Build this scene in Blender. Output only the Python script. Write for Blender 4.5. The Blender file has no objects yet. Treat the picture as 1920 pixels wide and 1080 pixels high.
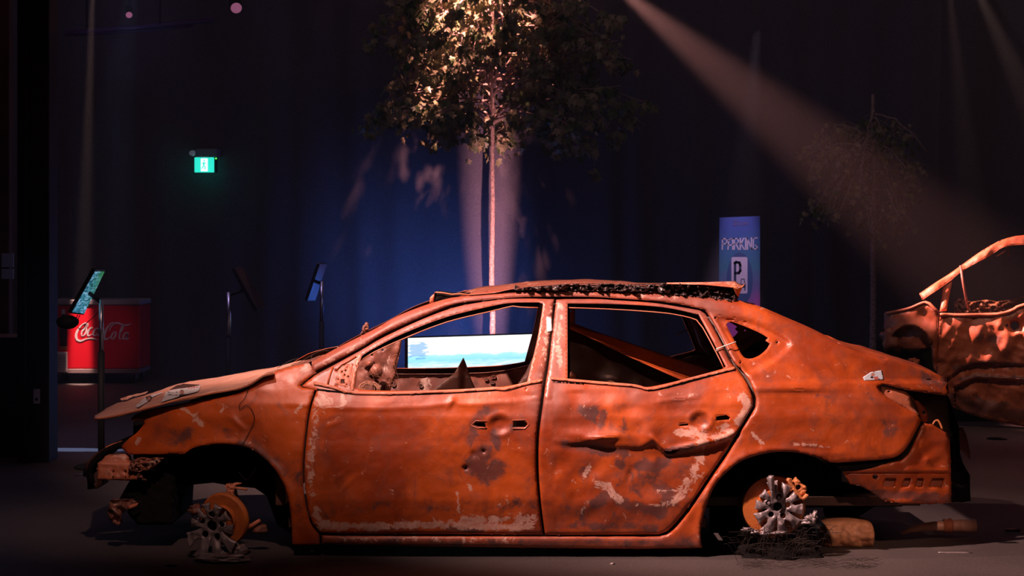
import bpy, bmesh, math, random
import numpy as np
from mathutils import Vector, Matrix, noise
from mathutils.geometry import delaunay_2d_cdt

random.seed(7)
scene = bpy.context.scene
F = 3330.0            # focal length in pixels of the 1920 wide frame
EYE = 1.6             # camera height
HZ = 457.0            # horizon row

# ------------------------------------------------------------------ camera, world, exposure
cam_d = bpy.data.cameras.new('camera')
cam = bpy.data.objects.new('camera', cam_d)
scene.collection.objects.link(cam)
cam.location = (0, 0, EYE)
cam.rotation_euler = (math.pi / 2, 0, 0)
cam_d.sensor_width = 36
cam_d.lens = 36 * F / 1920
cam_d.shift_y = -(540 - HZ) / 1920
cam_d.clip_end = 200
cam_d.dof.use_dof = True
cam_d.dof.focus_distance = 9.1
cam_d.dof.aperture_fstop = 9.0
scene.camera = cam

w = bpy.data.worlds.new('world')
scene.world = w
w.use_nodes = True
w.node_tree.nodes['Background'].inputs[0].default_value = (0.55, 0.42, 0.6, 1)
w.node_tree.nodes['Background'].inputs[1].default_value = 0.008
scene.view_settings.view_transform = 'Standard'
scene.view_settings.look = 'None'
scene.view_settings.exposure = 0
scene.view_settings.gamma = 1
scene.cycles.max_bounces = 5
scene.cycles.diffuse_bounces = 3
scene.cycles.glossy_bounces = 2
scene.cycles.volume_bounces = 0
scene.cycles.sample_clamp_indirect = 3
scene.cycles.volume_step_rate = 3


def pt(px, py, Y):
    return Vector(((px - 960) * Y / F, Y, EYE - (py - HZ) * Y / F))


def spot(name, loc, target, power, color, angle, blend=0.6, radius=0.08, scale=(1, 1, 1), roll=0):
    l = bpy.data.lights.new(name, 'SPOT')
    l.energy = power
    l.color = color
    l.spot_size = math.radians(angle)
    l.spot_blend = blend
    l.shadow_soft_size = radius
    o = bpy.data.objects.new(name, l)
    scene.collection.objects.link(o)
    o.location = loc
    q = (Vector(target) - Vector(loc)).to_track_quat('-Z', 'Y')
    o.rotation_euler = (q.to_matrix() @ Matrix.Rotation(roll, 3, 'Z')).to_euler()
    o.scale = scale
    return o


# key stage lamps over the wrecked car, and added fill spots
spot('stage_light_front', (-2.7, 6.2, 6.2), (-0.15, 9.25, 1.60), 5000, (1.0, 0.60, 0.53), 70, 1.0, 0.09, (1, 0.32, 1))
spot('stage_light_low', (0.3, 3.0, 4.2), (0.1, 9.0, 1.45), 170, (1.0, 0.50, 0.38), 38, 1.0, 0.15, (1, 0.45, 1))
spot('added_hood_light', (-0.9, 4.4, 5.2), (-1.45, 9.1, 1.0), 620, (1.0, 0.58, 0.48), 30, 1.0, 0.08, (1, 0.55, 1))  # added spot, brightens the hood and front end
spot('added_front_wheel_light', (-2.2, 4.6, 3.6), (-1.55, 9.1, 0.25), 24, (1.0, 0.55, 0.45), 13, 1.0, 0.06)  # added small spot so the front wheel shows
spot('added_rear_wheel_light', (2.6, 4.8, 3.6), (1.92, 9.4, 0.10), 360, (1.0, 0.55, 0.40), 13, 1.0, 0.06)  # added narrow spot, brightens the rear wheel and fallen silencer
spot('stage_light_side', (-4.6, 8.9, 5.6), (1.8, 10.2, 0.5), 1000, (1.0, 0.60, 0.48), 34, 0.7, 0.07)
# lamp behind, over the rear of the car towards the second wreck
BEAM_L = pt(1128, -48, 16.0)
spot('stage_light_beam', BEAM_L, pt(1800, 500, 15.6), 7500, (1.0, 0.38, 0.33), 19, 0.9, 0.03)
spot('stage_light_wreck', (3.0, 11.5, 5.6), (5.0, 15.4, 0.9), 330, (1.0, 0.55, 0.42), 40, 0.8, 0.08)
spot('stage_light_right', pt(1775, -60, 17.0), pt(1840, 520, 17.0), 900, (1.0, 0.6, 0.5), 9, 0.8, 0.03)
spot('stage_light_far_right', pt(1812, -60, 17.0), pt(2040, 420, 17.0), 1300, (1.0, 0.6, 0.5), 14, 0.9, 0.03)
# lamps on the tree
spot('tree_light_crown', pt(930, -270, 19.3), pt(900, 60, 20.0), 3000, (1.0, 0.40, 0.38), 43, 0.7, 0.05)
spot('tree_uplight', (-0.06, 18.1, 0.15), (-0.235, 20.8, 1.7), 1150, (1.0, 0.42, 0.50), 64, 1.0, 0.012, (0.17, 1, 1))
# added soft overhead fill with no fixture, lifts the dark hall and curtain
al = bpy.data.lights.new('added_fill_light', 'AREA')
al.shape = 'RECTANGLE'; al.size = 14; al.size_y = 5; al.energy = 90; al.color = (0.85, 0.58, 0.78)
ao = bpy.data.objects.new('added_fill_light', al)
scene.collection.objects.link(ao)
ao.location = (0, 16.5, 7.1)
# blue wash on the curtain
def point_light(name, loc, power, color, radius):
    l = bpy.data.lights.new(name, 'POINT')
    l.energy = power
    l.color = color
    l.shadow_soft_size = radius
    o = bpy.data.objects.new(name, l)
    scene.collection.objects.link(o)
    o.location = loc
    return o
spot('blue_wash_light', pt(835, 690, 19.2), pt(800, 545, 21.3), 200, (0.09, 0.20, 0.85), 76, 1.0, 0.1)
point_light('blue_glow_light', pt(880, 655, 20.5), 20, (0.06, 0.2, 1.0), 0.2)
spot('blue_floor_light', (-3.3, 15.8, 4.4), pt(125, 843, 13.8), 1500, (0.40, 0.55, 1.0), 12, 0.25, 0.02, (1, 0.22, 1))
spot('cooler_light', pt(175, -60, 19.4), pt(152, 640, 20.25), 5000, (1.0, 0.6, 0.5), 9, 0.8, 0.03, (0.45, 1, 1), 0.0)
spot('added_cooler_fill', pt(240, 250, 17.6), pt(190, 640, 20.3), 30, (1.0, 0.55, 0.75), 16, 0.9, 0.05)  # added weak fill so the whole cooler front shows
spot('banner_light', (2.62, 19.0, 3.9), (2.62, 20.5, 1.15), 230, (0.95, 0.66, 1.0), 40, 0.9, 0.05, (0.35, 1, 1))
spot('violet_room_light', (-6.5, 16.0, 5.5), (-3.0, 14, 0.5), 14, (0.55, 0.35, 1.0), 100, 1.0, 0.2)


# ------------------------------------------------------------------ naming helpers
def link(o):
    scene.collection.objects.link(o)
    return o


def tag(o, label=None, cat=None, group=None, kind=None):
    if label: o['label'] = label
    if cat: o['category'] = cat
    if group: o['group'] = group
    if kind: o['kind'] = kind
    return o


def thing(name, loc, label, cat, group=None):
    o = bpy.data.objects.new(name, None)
    o.location = loc
    o.empty_display_size = 0.1
    link(o)
    return tag(o, label, cat, group)


def worldloc(o):
    v = Vector((0, 0, 0))
    while o is not None:
        v += o.location
        o = o.parent
    return v


def make(name, verts, faces, mat, parent=None, smooth=True, mats=None, fmat=None, attrs=None):
    off = worldloc(parent) if parent else Vector((0, 0, 0))
    me = bpy.data.meshes.new(name)
    me.from_pydata([tuple(Vector(v) - off) for v in verts], [], faces)
    for m in (mats or [mat]):
        me.materials.append(m)
    if fmat:
        for p, i in zip(me.polygons, fmat):
            p.material_index = i
    if smooth:
        me.polygons.foreach_set('use_smooth', [True] * len(me.polygons))
    if attrs:
        for k, vals in attrs.items():
            a = me.attributes.new(k, 'FLOAT', 'POINT')
            a.data.foreach_set('value', np.asarray(vals, dtype=np.float32))
    me.update()
    o = bpy.data.objects.new(name, me)
    link(o)
    if parent:
        o.parent = parent
    return o


# ------------------------------------------------------------------ materials
def newmat(name):
    m = bpy.data.materials.new(name)
    m.use_nodes = True
    nt = m.node_tree
    b = nt.nodes['Principled BSDF']
    return m, nt, b


def simple(name, col, rough=0.6, metal=0.0, nscale=0, namp=0.3, emis=None, es=1.0, spec=0.5, bump=0):
    m, nt, b = newmat(name)
    b.inputs['Roughness'].default_value = rough
    b.inputs['Metallic'].default_value = metal
    b.inputs['Specular IOR Level'].default_value = spec
    c = (*col, 1)
    b.inputs['Base Color'].default_value = c
    if nscale:
        tc = nt.nodes.new('ShaderNodeTexCoord')
        n = nt.nodes.new('ShaderNodeTexNoise')
        n.inputs['Scale'].default_value = nscale
        n.inputs['Detail'].default_value = 6
        nt.links.new(tc.outputs['Object'], n.inputs['Vector'])
        r = nt.nodes.new('ShaderNodeValToRGB')
        r.color_ramp.elements[0].position = 0.3
        r.color_ramp.elements[1].position = 0.7
        r.color_ramp.elements[0].color = (*[x * (1 - namp) for x in col], 1)
        r.color_ramp.elements[1].color = (*[min(1, x * (1 + namp)) for x in col], 1)
        nt.links.new(n.outputs['Fac'], r.inputs['Fac'])
        nt.links.new(r.outputs['Color'], b.inputs['Base Color'])
        if bump:
            bp = nt.nodes.new('ShaderNodeBump')
            bp.inputs['Strength'].default_value = bump
            bp.inputs['Distance'].default_value = 0.01
            nt.links.new(n.outputs['Fac'], bp.inputs['Height'])
            nt.links.new(bp.outputs['Normal'], b.inputs['Normal'])
    if emis:
        b.inputs['Emission Color'].default_value = (*emis, 1)
        b.inputs['Emission Strength'].default_value = es
    return m


def rust(name, c1, c2, c3, ash=(0.70, 0.42, 0.33), soot=(0.075, 0.05, 0.052), ashbase=0.0, rough=0.5, sc=1.0):
    """burnt bare steel: orange oxide, brown oxide, pale ash and dark heat marks"""
    m, nt, b = newmat(name)
    L = nt.links.new
    N = nt.nodes.new
    tc = N('ShaderNodeTexCoord')

    def nz(scale, detail, rough_=0.6, dist=0.0):
        n = N('ShaderNodeTexNoise')
        n.inputs['Scale'].default_value = scale * sc
        n.inputs['Detail'].default_value = detail
        n.inputs['Roughness'].default_value = rough_
        n.inputs['Distortion'].default_value = dist
        L(tc.outputs['Object'], n.inputs['Vector'])
        return n.outputs['Fac']

    def mr(v, a, b_, c=0.0, d=1.0):
        n = N('ShaderNodeMapRange')
        n.interpolation_type = 'SMOOTHSTEP'
        n.inputs['From Min'].default_value = a
        n.inputs['From Max'].default_value = b_
        n.inputs['To Min'].default_value = c
        n.inputs['To Max'].default_value = d
        L(v, n.inputs['Value'])
        return n.outputs['Result']

    def mix(f, a, b_):
        n = N('ShaderNodeMix')
        n.data_type = 'RGBA'
        L(f, n.inputs[0])
        for i, s in ((6, a), (7, b_)):
            if isinstance(s, tuple):
                n.inputs[i].default_value = (*s, 1)
            else:
                L(s, n.inputs[i])
        return n.outputs[2]

    def mth(op, a, b_):
        n = N('ShaderNodeMath')
        n.operation = op
        for i, s in enumerate((a, b_)):
            if isinstance(s, (int, float)):
                n.inputs[i].default_value = s
            else:
                L(s, n.inputs[i])
        return n.outputs[0]

    def att(nm):
        n = N('ShaderNodeAttribute')
        n.attribute_name = nm
        return n.outputs['Fac']
    big = nz(2.2, 5, 0.55, 0.6)
    mid = nz(9, 7, 0.65, 0.8)
    fine = nz(55, 6, 0.7)
    col = mix(mr(big, 0.36, 0.64), c1, c2)
    col = mix(mr(mid, 0.50, 0.72, 0, 0.65), col, c3)
    col = mix(mr(nz(4.5, 6, 0.6, 1.2), 0.50, 0.70, 0, 0.6), col, c3)
    col = mix(mr(fine, 0.60, 0.78, 0, 0.35), col, tuple(x * 0.45 for x in c2))
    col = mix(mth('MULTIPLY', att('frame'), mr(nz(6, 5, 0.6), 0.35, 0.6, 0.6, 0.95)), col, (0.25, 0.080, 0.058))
    # dark heat marks
    s = mth('ADD', att('soot'), mth('MULTIPLY', mth('SUBTRACT', nz(12, 9, 0.7, 0.6), 0.5), 2.4))
    col = mix(mr(s, 0.30, 0.75, 0, 0.88), col, soot)
    col = mix(mr(att('soot'), 0.05, 1.0, 0, 0.6), col, tuple(0.5 * (p + q) for p, q in zip(c2, soot)))
    # pale flaky ash, ragged edge
    a = mth('ADD', mth('ADD', att('ash'), ashbase), mth('MULTIPLY', mth('SUBTRACT', nz(15, 10, 0.72, 1.2), 0.5), 3.6))
    af = mr(a, 0.42, 0.66)
    col = mix(mth('MULTIPLY', af, mr(fine, 0.35, 0.6, 0.55, 0.95)), col, ash)
    # loose pale flecks
    fl = mr(nz(30, 4, 0.6, 1.5), 0.69, 0.74)
    col = mix(mth('MULTIPLY', fl, mr(big, 0.45, 0.6, 0, 0.55)), col, ash)
    L(col, b.inputs['Base Color'])
    rr = mr(mid, 0.3, 0.7, rough - 0.1, rough + 0.15)
    L(rr, b.inputs['Roughness'])
    b.inputs['Specular IOR Level'].default_value = 0.75
    bp = N('ShaderNodeBump')
    bp.inputs['Strength'].default_value = 0.35
    bp.inputs['Distance'].default_value = 0.006
    h = mth('ADD', mth('MULTIPLY', mid, 0.8), mth('ADD', mth('MULTIPLY', fine, 0.25), mth('MULTIPLY', af, 0.10)))
    L(h, bp.inputs['Height'])
    L(bp.outputs['Normal'], b.inputs['Normal'])
    return m


M = {}
M['rust'] = rust('rust_orange', (0.60, 0.105, 0.014), (0.34, 0.050, 0.009), (0.22, 0.045, 0.018), rough=0.44)
M['rust_pale'] = rust('rust_pale', (0.60, 0.20, 0.10), (0.50, 0.14, 0.07), (0.42, 0.13, 0.07), ashbase=0.08)
M['rust_hood'] = rust('rust_hood', (0.80, 0.42, 0.30), (0.72, 0.34, 0.22), (0.55, 0.20, 0.11), ashbase=0.22)
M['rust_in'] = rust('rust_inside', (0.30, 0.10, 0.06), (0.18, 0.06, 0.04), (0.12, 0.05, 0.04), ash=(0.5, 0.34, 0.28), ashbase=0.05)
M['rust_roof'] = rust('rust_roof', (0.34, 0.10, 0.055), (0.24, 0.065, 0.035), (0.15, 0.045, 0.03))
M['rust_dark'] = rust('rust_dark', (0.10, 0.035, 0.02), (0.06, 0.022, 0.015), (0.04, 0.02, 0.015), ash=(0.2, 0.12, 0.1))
M['char'] = simple('charred_black', (0.006, 0.005, 0.005), 0.9, nscale=30, namp=0.5, bump=0.3, spec=0.15)
M['char_gloss'] = simple('melted_black_plastic', (0.045, 0.028, 0.028), 0.28, nscale=40, namp=0.5, bump=0.5, spec=0.7)
M['alloy'] = simple('scorched_alloy', (0.30, 0.25, 0.26), 0.42, 0.35, nscale=25, namp=0.35, bump=0.3)
M['disc'] = rust('disc_rust', (0.60, 0.17, 0.03), (0.45, 0.11, 0.02), (0.35, 0.09, 0.02), sc=2)
M['caliper'] = rust('caliper_rust', (0.75, 0.28, 0.10), (0.65, 0.22, 0.07), (0.5, 0.16, 0.05), sc=2)
M['wire'] = simple('burnt_wire', (0.30, 0.13, 0.08), 0.5, 0.4)
M['cord'] = simple('charred_tyre_cord', (0.022, 0.013, 0.010), 0.7)
M['zip'] = simple('white_plastic_tie', (0.8, 0.75, 0.72), 0.4)
M['black'] = simple('matt_black', (0.010, 0.010, 0.012), 0.7)
M['blackgloss'] = simple('black_plastic', (0.012, 0.012, 0.014), 0.35)
M['chrome'] = simple('chrome_tube', (0.75, 0.72, 0.78), 0.33, 1.0)


# ------------------------------------------------------------------ 2D geometry
def cr(pts, step=8.0):
    """open run of points smoothed with a Catmull-Rom spline"""
    p = [np.array(q, float) for q in pts]
    p = [2 * p[0] - p[1]] + p + [2 * p[-1] - p[-2]]
    out = []
    for i in range(1, len(p) - 2):
        a, b, c, d = p[i - 1], p[i], p[i + 1], p[i + 2]
        n = max(1, int(np.linalg.norm(c - b) / step))
        for k in range(n):
            t = k / n
            out.append(tuple(0.5 * ((2 * b) + (-a + c) * t + (2 * a - 5 * b + 4 * c - d) * t * t + (-a + 3 * b - 3 * c + d) * t ** 3)))
    out.append(tuple(p[-2]))
    return out


def resample(poly, step):
    out = []
    n = len(poly)
    for i in range(n):
        a = np.array(poly[i], float); b = np.array(poly[(i + 1) % n], float)
        d = np.linalg.norm(b - a)
        if d < 1e-6: continue
        k = max(1, int(round(d / step)))
        for j in range(k):
            out.append(tuple(a + (b - a) * j / k))
    # drop near duplicates
    res = [out[0]]
    for q in out[1:]:
        if math.hypot(q[0] - res[-1][0], q[1] - res[-1][1]) > step * 0.2:
            res.append(q)
    if math.hypot(res[0][0] - res[-1][0], res[0][1] - res[-1][1]) < step * 0.2:
        res.pop()
    return res


def inside(poly, x, y):
    x = np.asarray(x, float); y = np.asarray(y, float)
    c = np.zeros(x.shape, bool)
    n = len(poly)
    for i in range(n):
        x0, y0 = poly[i]; x1, y1 = poly[(i + 1) % n]
        if y0 == y1: continue
        t = ((y0 > y) != (y1 > y)) & (x < (x1 - x0) * (y - y0) / (y1 - y0) + x0)
        c ^= t
    return c


def edgedist(polys, x, y):
    d = np.full(len(x), 1e9)
    for poly in polys:
        n = len(poly)
        for i in range(n):
            ax, ay = poly[i]; bx, by = poly[(i + 1) % n]
            vx, vy = bx - ax, by - ay
            t = np.clip(((x - ax) * vx + (y - ay) * vy) / (vx * vx + vy * vy + 1e-9), 0, 1)
            d = np.minimum(d, np.hypot(x - ax - t * vx, y - ay - t * vy))
    return d


def offset_poly(poly, r):
    """grow (r>0) or shrink a polygon"""
    n = len(poly)
    A = sum(poly[i][0] * poly[(i + 1) % n][1] - poly[(i + 1) % n][0] * poly[i][1] for i in range(n))
    s = 1 if A > 0 else -1
    out = []
    for i in range(n):
        p0, p1, p2 = map(np.array, (poly[i - 1], poly[i], poly[(i + 1) % n]))
        e1 = (p1 - p0) / (np.linalg.norm(p1 - p0) + 1e-9); e2 = (p2 - p1) / (np.linalg.norm(p2 - p1) + 1e-9)
        nn = np.array([e1[1] + e2[1], -(e1[0] + e2[0])])
        l = np.linalg.norm(nn)
        nn = nn / (l + 1e-9)
        k = 1 / max(0.5, abs(np.dot(nn, np.array([e1[1], -e1[0]]))))
        out.append(tuple(p1 + s * nn * r * k))
    return out


def circ(cx, cy, r, n=14, ry=None, rot=0):
    ry = ry or r
    return [(cx + r * math.cos(a) * math.cos(rot) - ry * math.sin(a) * math.sin(rot), cy + r * math.cos(a) * math.sin(rot) + ry * math.sin(a) * math.cos(rot))
            for a in [2 * math.pi * i / n for i in range(n)]]


def rect(x0, y0, x1, y1):
    return [(x0, y0), (x1, y0), (x1, y1), (x0, y1)]


def blob_attr(items, x, y):
    """items: (polyline, width, strength)"""
    v = np.zeros(len(x))
    for pl, wd, st in items:
        d = np.full(len(x), 1e9)
        for i in range(max(1, len(pl) - 1)):
            ax, ay = pl[i]; bx, by = pl[min(i + 1, len(pl) - 1)]
            vx, vy = bx - ax, by - ay
            t = np.clip(((x - ax) * vx + (y - ay) * vy) / (vx * vx + vy * vy + 1e-9), 0, 1)
            d = np.minimum(d, np.hypot(x - ax - t * vx, y - ay - t * vy))
        v = np.maximum(v, st * np.exp(-(d / wd) ** 2))
    return v


def panel(name, outline, holes, dfun, parent, mat, step=5.0, ash=(), soot=(), roll=(0.006, 7.0), flange=0.02,
          thick=0.0025, to3=None, mats=None, matfn=None, base=9.0, dark_inside=False, frame=()):
    """sheet-metal panel: constrained triangulation of an outline with holes, lifted to 3D, with folded edges"""
    outline = resample(outline, step)
    hol = [resample(h, min(step, 3.0)) for h in holes]
    x0 = min(p[0] for p in outline); x1 = max(p[0] for p in outline)
    y0 = min(p[1] for p in outline); y1 = max(p[1] for p in outline)
    gx, gy = [], []
    r = 0
    yy = y0
    while yy < y1:
        xs = np.arange(x0 + (step / 2 if r % 2 else 0), x1, step)
        gx.append(xs); gy.append(np.full(len(xs), yy))
        yy += step * 0.866
        r += 1
    gx = np.concatenate(gx); gy = np.concatenate(gy)
    k = inside(outline, gx, gy)
    for h in hol: k &= ~inside(h, gx, gy)
    gx, gy = gx[k], gy[k]
    if len(gx):
        k = edgedist([outline] + hol, gx, gy) > step * 0.45
        gx, gy = gx[k], gy[k]
    pts = list(outline)
    loops = [list(range(len(outline)))]
    for h in hol:
        loops.append(list(range(len(pts), len(pts) + len(h))))
        pts += h
    edges = []
    for lp in loops:
        edges += [(lp[i], lp[(i + 1) % len(lp)]) for i in range(len(lp))]
    pts += list(zip(gx.tolist(), gy.tolist()))
    vv, ee, ff, _, _, _ = delaunay_2d_cdt([Vector(p) for p in pts], edges, [], 0, 1e-5, False)
    X = np.array([v[0] for v in vv]); Y = np.array([v[1] for v in vv])
    tri = np.array([f for f in ff if len(f) == 3])
    cx = X[tri].mean(1); cy = Y[tri].mean(1)
    k = inside(outline, cx, cy)
    for h in hol: k &= ~inside(h, cx, cy)
    tri = tri[k]; cx = cx[k]; cy = cy[k]
    # orientation: towards the camera
    s = (X[tri[:, 1]] - X[tri[:, 0]]) * (Y[tri[:, 2]] - Y[tri[:, 0]]) - (X[tri[:, 2]] - X[tri[:, 0]]) * (Y[tri[:, 1]] - Y[tri[:, 0]])
    tri = np.where((s > 0)[:, None], tri[:, ::-1], tri)
    D = np.array([dfun(a, b) for a, b in zip(X, Y)])
    if roll and roll[0]:
        ed = edgedist([outline], X, Y)
        D = D + roll[0] * np.clip(1 - ed / roll[1], 0, 1) ** 2
    conv = to3 or (lambda a, b, d: pt(a, b, base + d))
    V = [conv(a, b, d) for a, b, d in zip(X, Y, D)]
    faces = [tuple(int(q) for q in t) for t in tri]
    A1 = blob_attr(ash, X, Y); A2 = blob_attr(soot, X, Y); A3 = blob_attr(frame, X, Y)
    fm = [matfn(a, b) for a, b in zip(cx, cy)] if matfn else None
    if flange:
        cnt = {}
        for f in faces:
            for i in range(3):
                e = (f[i], f[(i + 1) % 3])
                cnt[e] = 1
        bd = [e for e in cnt if (e[1], e[0]) not in cnt]
        new = {}
        A1 = list(A1); A2 = list(A2); A3 = list(A3)
        for a, b in bd:
            for q in (a, b):
                if q not in new:
                    new[q] = len(V)
                    v = V[q]
                    V.append(Vector((v.x, v.y + flange, v.z)))
                    A1.append(A1[q]); A2.append(A2[q]); A3.append(A3[q])
            faces.append((b, a, new[a], new[b]))
            if fm is not None: fm.append(0)
    o = make(name, V, faces, mat, parent, True, mats, fm, {'ash': A1, 'soot': A2, 'frame': A3})
    if flange:
        o.modifiers.new('edge', 'EDGE_SPLIT').split_angle = math.radians(50)
    if thick:
        md = o.modifiers.new('thickness', 'SOLIDIFY')
        md.thickness = thick
        md.offset = -1
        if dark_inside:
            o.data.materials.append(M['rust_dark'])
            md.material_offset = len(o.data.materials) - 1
    return o


def tube_mesh(pts, radii, n=8, cap=True, V=None, Fc=None):
    V = [] if V is None else V
    Fc = [] if Fc is None else Fc
    pts = [Vector(p) for p in pts]
    if isinstance(radii, (int, float)): radii = [radii] * len(pts)
    base = len(V)
    up = Vector((0, 0, 1))
    prev = None
    for i, p in enumerate(pts):
        t = (pts[min(i + 1, len(pts) - 1)] - pts[max(i - 1, 0)]).normalized()
        if prev is None:
            s = t.cross(up)
            if s.length < 0.1: s = t.cross(Vector((1, 0, 0)))
        else:
            s = prev - t * prev.dot(t)
        s.normalize()
        prev = s
        u = t.cross(s)
        for k in range(n):
            a = 2 * math.pi * k / n
            V.append(p + (s * math.cos(a) + u * math.sin(a)) * radii[i])
    for i in range(len(pts) - 1):
        for k in range(n):
            a = base + i * n + k; b = base + i * n + (k + 1) % n
            Fc.append((a, b, b + n, a + n))
    if cap:
        Fc.append(tuple(base + k for k in range(n))[::-1])
        e = base + (len(pts) - 1) * n
        Fc.append(tuple(e + k for k in range(n)))
    return V, Fc


def tube(name, pts, radii, mat, parent=None, n=8):
    V, Fc = tube_mesh(pts, radii, n)
    return make(name, V, Fc, mat, parent)


def fixnormals(o):
    bm = bmesh.new(); bm.from_mesh(o.data)
    bmesh.ops.recalc_face_normals(bm, faces=bm.faces)
    bm.to_mesh(o.data); bm.free()


def box(name, lo, hi, mat, parent=None, bevel=0.004, rot=None):
    lo, hi = Vector(lo), Vector(hi)
    c = (lo + hi) / 2; h = (hi - lo) / 2
    V = []
    for sx in (-1, 1):
        for sy in (-1, 1):
            for sz in (-1, 1):
                v = Vector((sx * h.x, sy * h.y, sz * h.z))
                if rot: v = rot @ v
                V.append(c + v)
    Fc = [(0, 1, 3, 2), (4, 6, 7, 5), (0, 4, 5, 1), (2, 3, 7, 6), (0, 2, 6, 4), (1, 5, 7, 3)]
    o = make(name, V, Fc, mat, parent, False)
    if bevel:
        b = o.modifiers.new('bevel', 'BEVEL'); b.width = bevel; b.segments = 2
    return o


def lathe(name, c, axis, prof, mat, parent=None, n=32):
    """prof: (radius, height along axis)"""
    c = Vector(c); ax = Vector(axis).normalized()
    s = ax.orthogonal().normalized(); u = ax.cross(s)
    V, Fc = [], []
    for r, h in prof:
        for k in range(n):
            a = 2 * math.pi * k / n
            V.append(c + ax * h + (s * math.cos(a) + u * math.sin(a)) * r)
    for i in range(len(prof) - 1):
        for k in range(n):
            a = i * n + k; b = i * n + (k + 1) % n
            Fc.append((a, b, b + n, a + n))
    if prof[0][0] > 1e-4: Fc.append(tuple(range(n))[::-1])
    if prof[-1][0] > 1e-4: Fc.append(tuple((len(prof) - 1) * n + k for k in range(n)))
    o = make(name, V, Fc, mat, parent)
    fixnormals(o)
    o.modifiers.new('e', 'EDGE_SPLIT').split_angle = math.radians(35)
    return o


def nz3(x, y, z=0.0):
    return noise.noise(Vector((x, y, z)))


# ------------------------------------------------------------------ the setting
WALL_Y = 21.3
m_floor, nt, b = newmat('floor_concrete')
tc = nt.nodes.new('ShaderNodeTexCoord')
n1 = nt.nodes.new('ShaderNodeTexNoise'); n1.inputs['Scale'].default_value = 1.3; n1.inputs['Detail'].default_value = 8
n2 = nt.nodes.new('ShaderNodeTexNoise'); n2.inputs['Scale'].default_value = 60; n2.inputs['Detail'].default_value = 5
nt.links.new(tc.outputs['Object'], n1.inputs['Vector']); nt.links.new(tc.outputs['Object'], n2.inputs['Vector'])
mx = nt.nodes.new('ShaderNodeMath'); mx.operation = 'ADD'
nt.links.new(n1.outputs['Fac'], mx.inputs[0]); nt.links.new(n2.outputs['Fac'], mx.inputs[1])
rp = nt.nodes.new('ShaderNodeValToRGB')
rp.color_ramp.elements[0].position = 0.35; rp.color_ramp.elements[1].position = 0.7
rp.color_ramp.elements[0].color = (0.050, 0.040, 0.040, 1); rp.color_ramp.elements[1].color = (0.095, 0.078, 0.074, 1)
mh = nt.nodes.new('ShaderNodeMath'); mh.operation = 'MULTIPLY'; mh.inputs[1].default_value = 0.5
nt.links.new(mx.outputs[0], mh.inputs[0]); nt.links.new(mh.outputs[0], rp.inputs['Fac'])
nt.links.new(rp.outputs['Color'], b.inputs['Base Color'])
b.inputs['Roughness'].default_value = 0.62
b.inputs['Specular IOR Level'].default_value = 0.3
bp = nt.nodes.new('ShaderNodeBump'); bp.inputs['Strength'].default_value = 0.25; bp.inputs['Distance'].default_value = 0.01
nt.links.new(mx.outputs[0], bp.inputs['Height']); nt.links.new(bp.outputs['Normal'], b.inputs['Normal'])

o = make('floor', [(-12, -2, 0), (12, -2, 0), (12, 24, 0), (-12, 24, 0)], [(0, 1, 2, 3)], m_floor, smooth=False)
tag(o, kind='structure')
m_ceil = simple('ceiling_black', (0.012, 0.011, 0.015), 0.9)
o = make('ceiling', [(-12, -2, 7.2), (-12, 24, 7.2), (12, 24, 7.2), (12, -2, 7.2)], [(0, 1, 2, 3)], m_ceil, smooth=False)
tag(o, kind='structure')
m_curt = simple('curtain_black', (0.105, 0.098, 0.110), 0.92, nscale=80, namp=0.3, spec=0.15)
V, Fc = [], []
nx, nzv = 900, 14
for j in range(nzv + 1):
    z = 7.2 * j / nzv
    for i in range(nx + 1):
        x = -12 + 24 * i / nx
        a = 0.020 + 0.014 * nz3(x * 0.7, 3.1)
        y = WALL_Y + a * math.sin(x * 11 + 3.2 * nz3(x * 1.3, z * 0.16)) + 0.05 * nz3(x * 1.1, z * 0.3) + 0.01 * nz3(x * 6, z)
        V.append((x, y, z))
for j in range(nzv):
    for i in range(nx):
        a = j * (nx + 1) + i
        Fc.append((a, a + 1, a + nx + 2, a + nx + 1))
o = make('wall_back', V, Fc, m_curt)
tag(o, 'black pleated curtain hanging as the back wall', kind='structure')
m_wall = simple('wall_dark', (0.02, 0.018, 0.022), 0.9)
for nm, x in (('wall_left', -9), ('wall_right', 9)):
    o = make(nm, [(x, -2, 0), (x, 24, 0), (x, 24, 7.2), (x, -2, 7.2)], [(0, 1, 2, 3)], m_wall, smooth=False)
    tag(o, kind='structure')

# haze in the hall behind the car
hz = box('stage_haze', (-8.5, 12.0, 0.02), (8.5, 21.1, 7.1), None, None, 0)
mh_, nt, b = newmat('haze')
nt.nodes.remove(b)
vs = nt.nodes.new('ShaderNodeVolumeScatter')
vs.inputs['Density'].default_value = 0.007
vs.inputs['Color'].default_value = (1, 1, 1, 1)
vs.inputs['Anisotropy'].default_value = 0.1
nt.links.new(vs.outputs[0], nt.nodes['Material Output'].inputs['Volume'])
hz.data.materials[0] = mh_
tag(hz, 'thin theatrical haze filling the hall behind the burnt car', 'haze', kind='stuff')

# ------------------------------------------------------------------ CAR: shape functions
YC = 9.0 + 0.88   # centre line depth


def interp(x, xs, ys):
    return float(np.interp(x, xs, ys))


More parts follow.
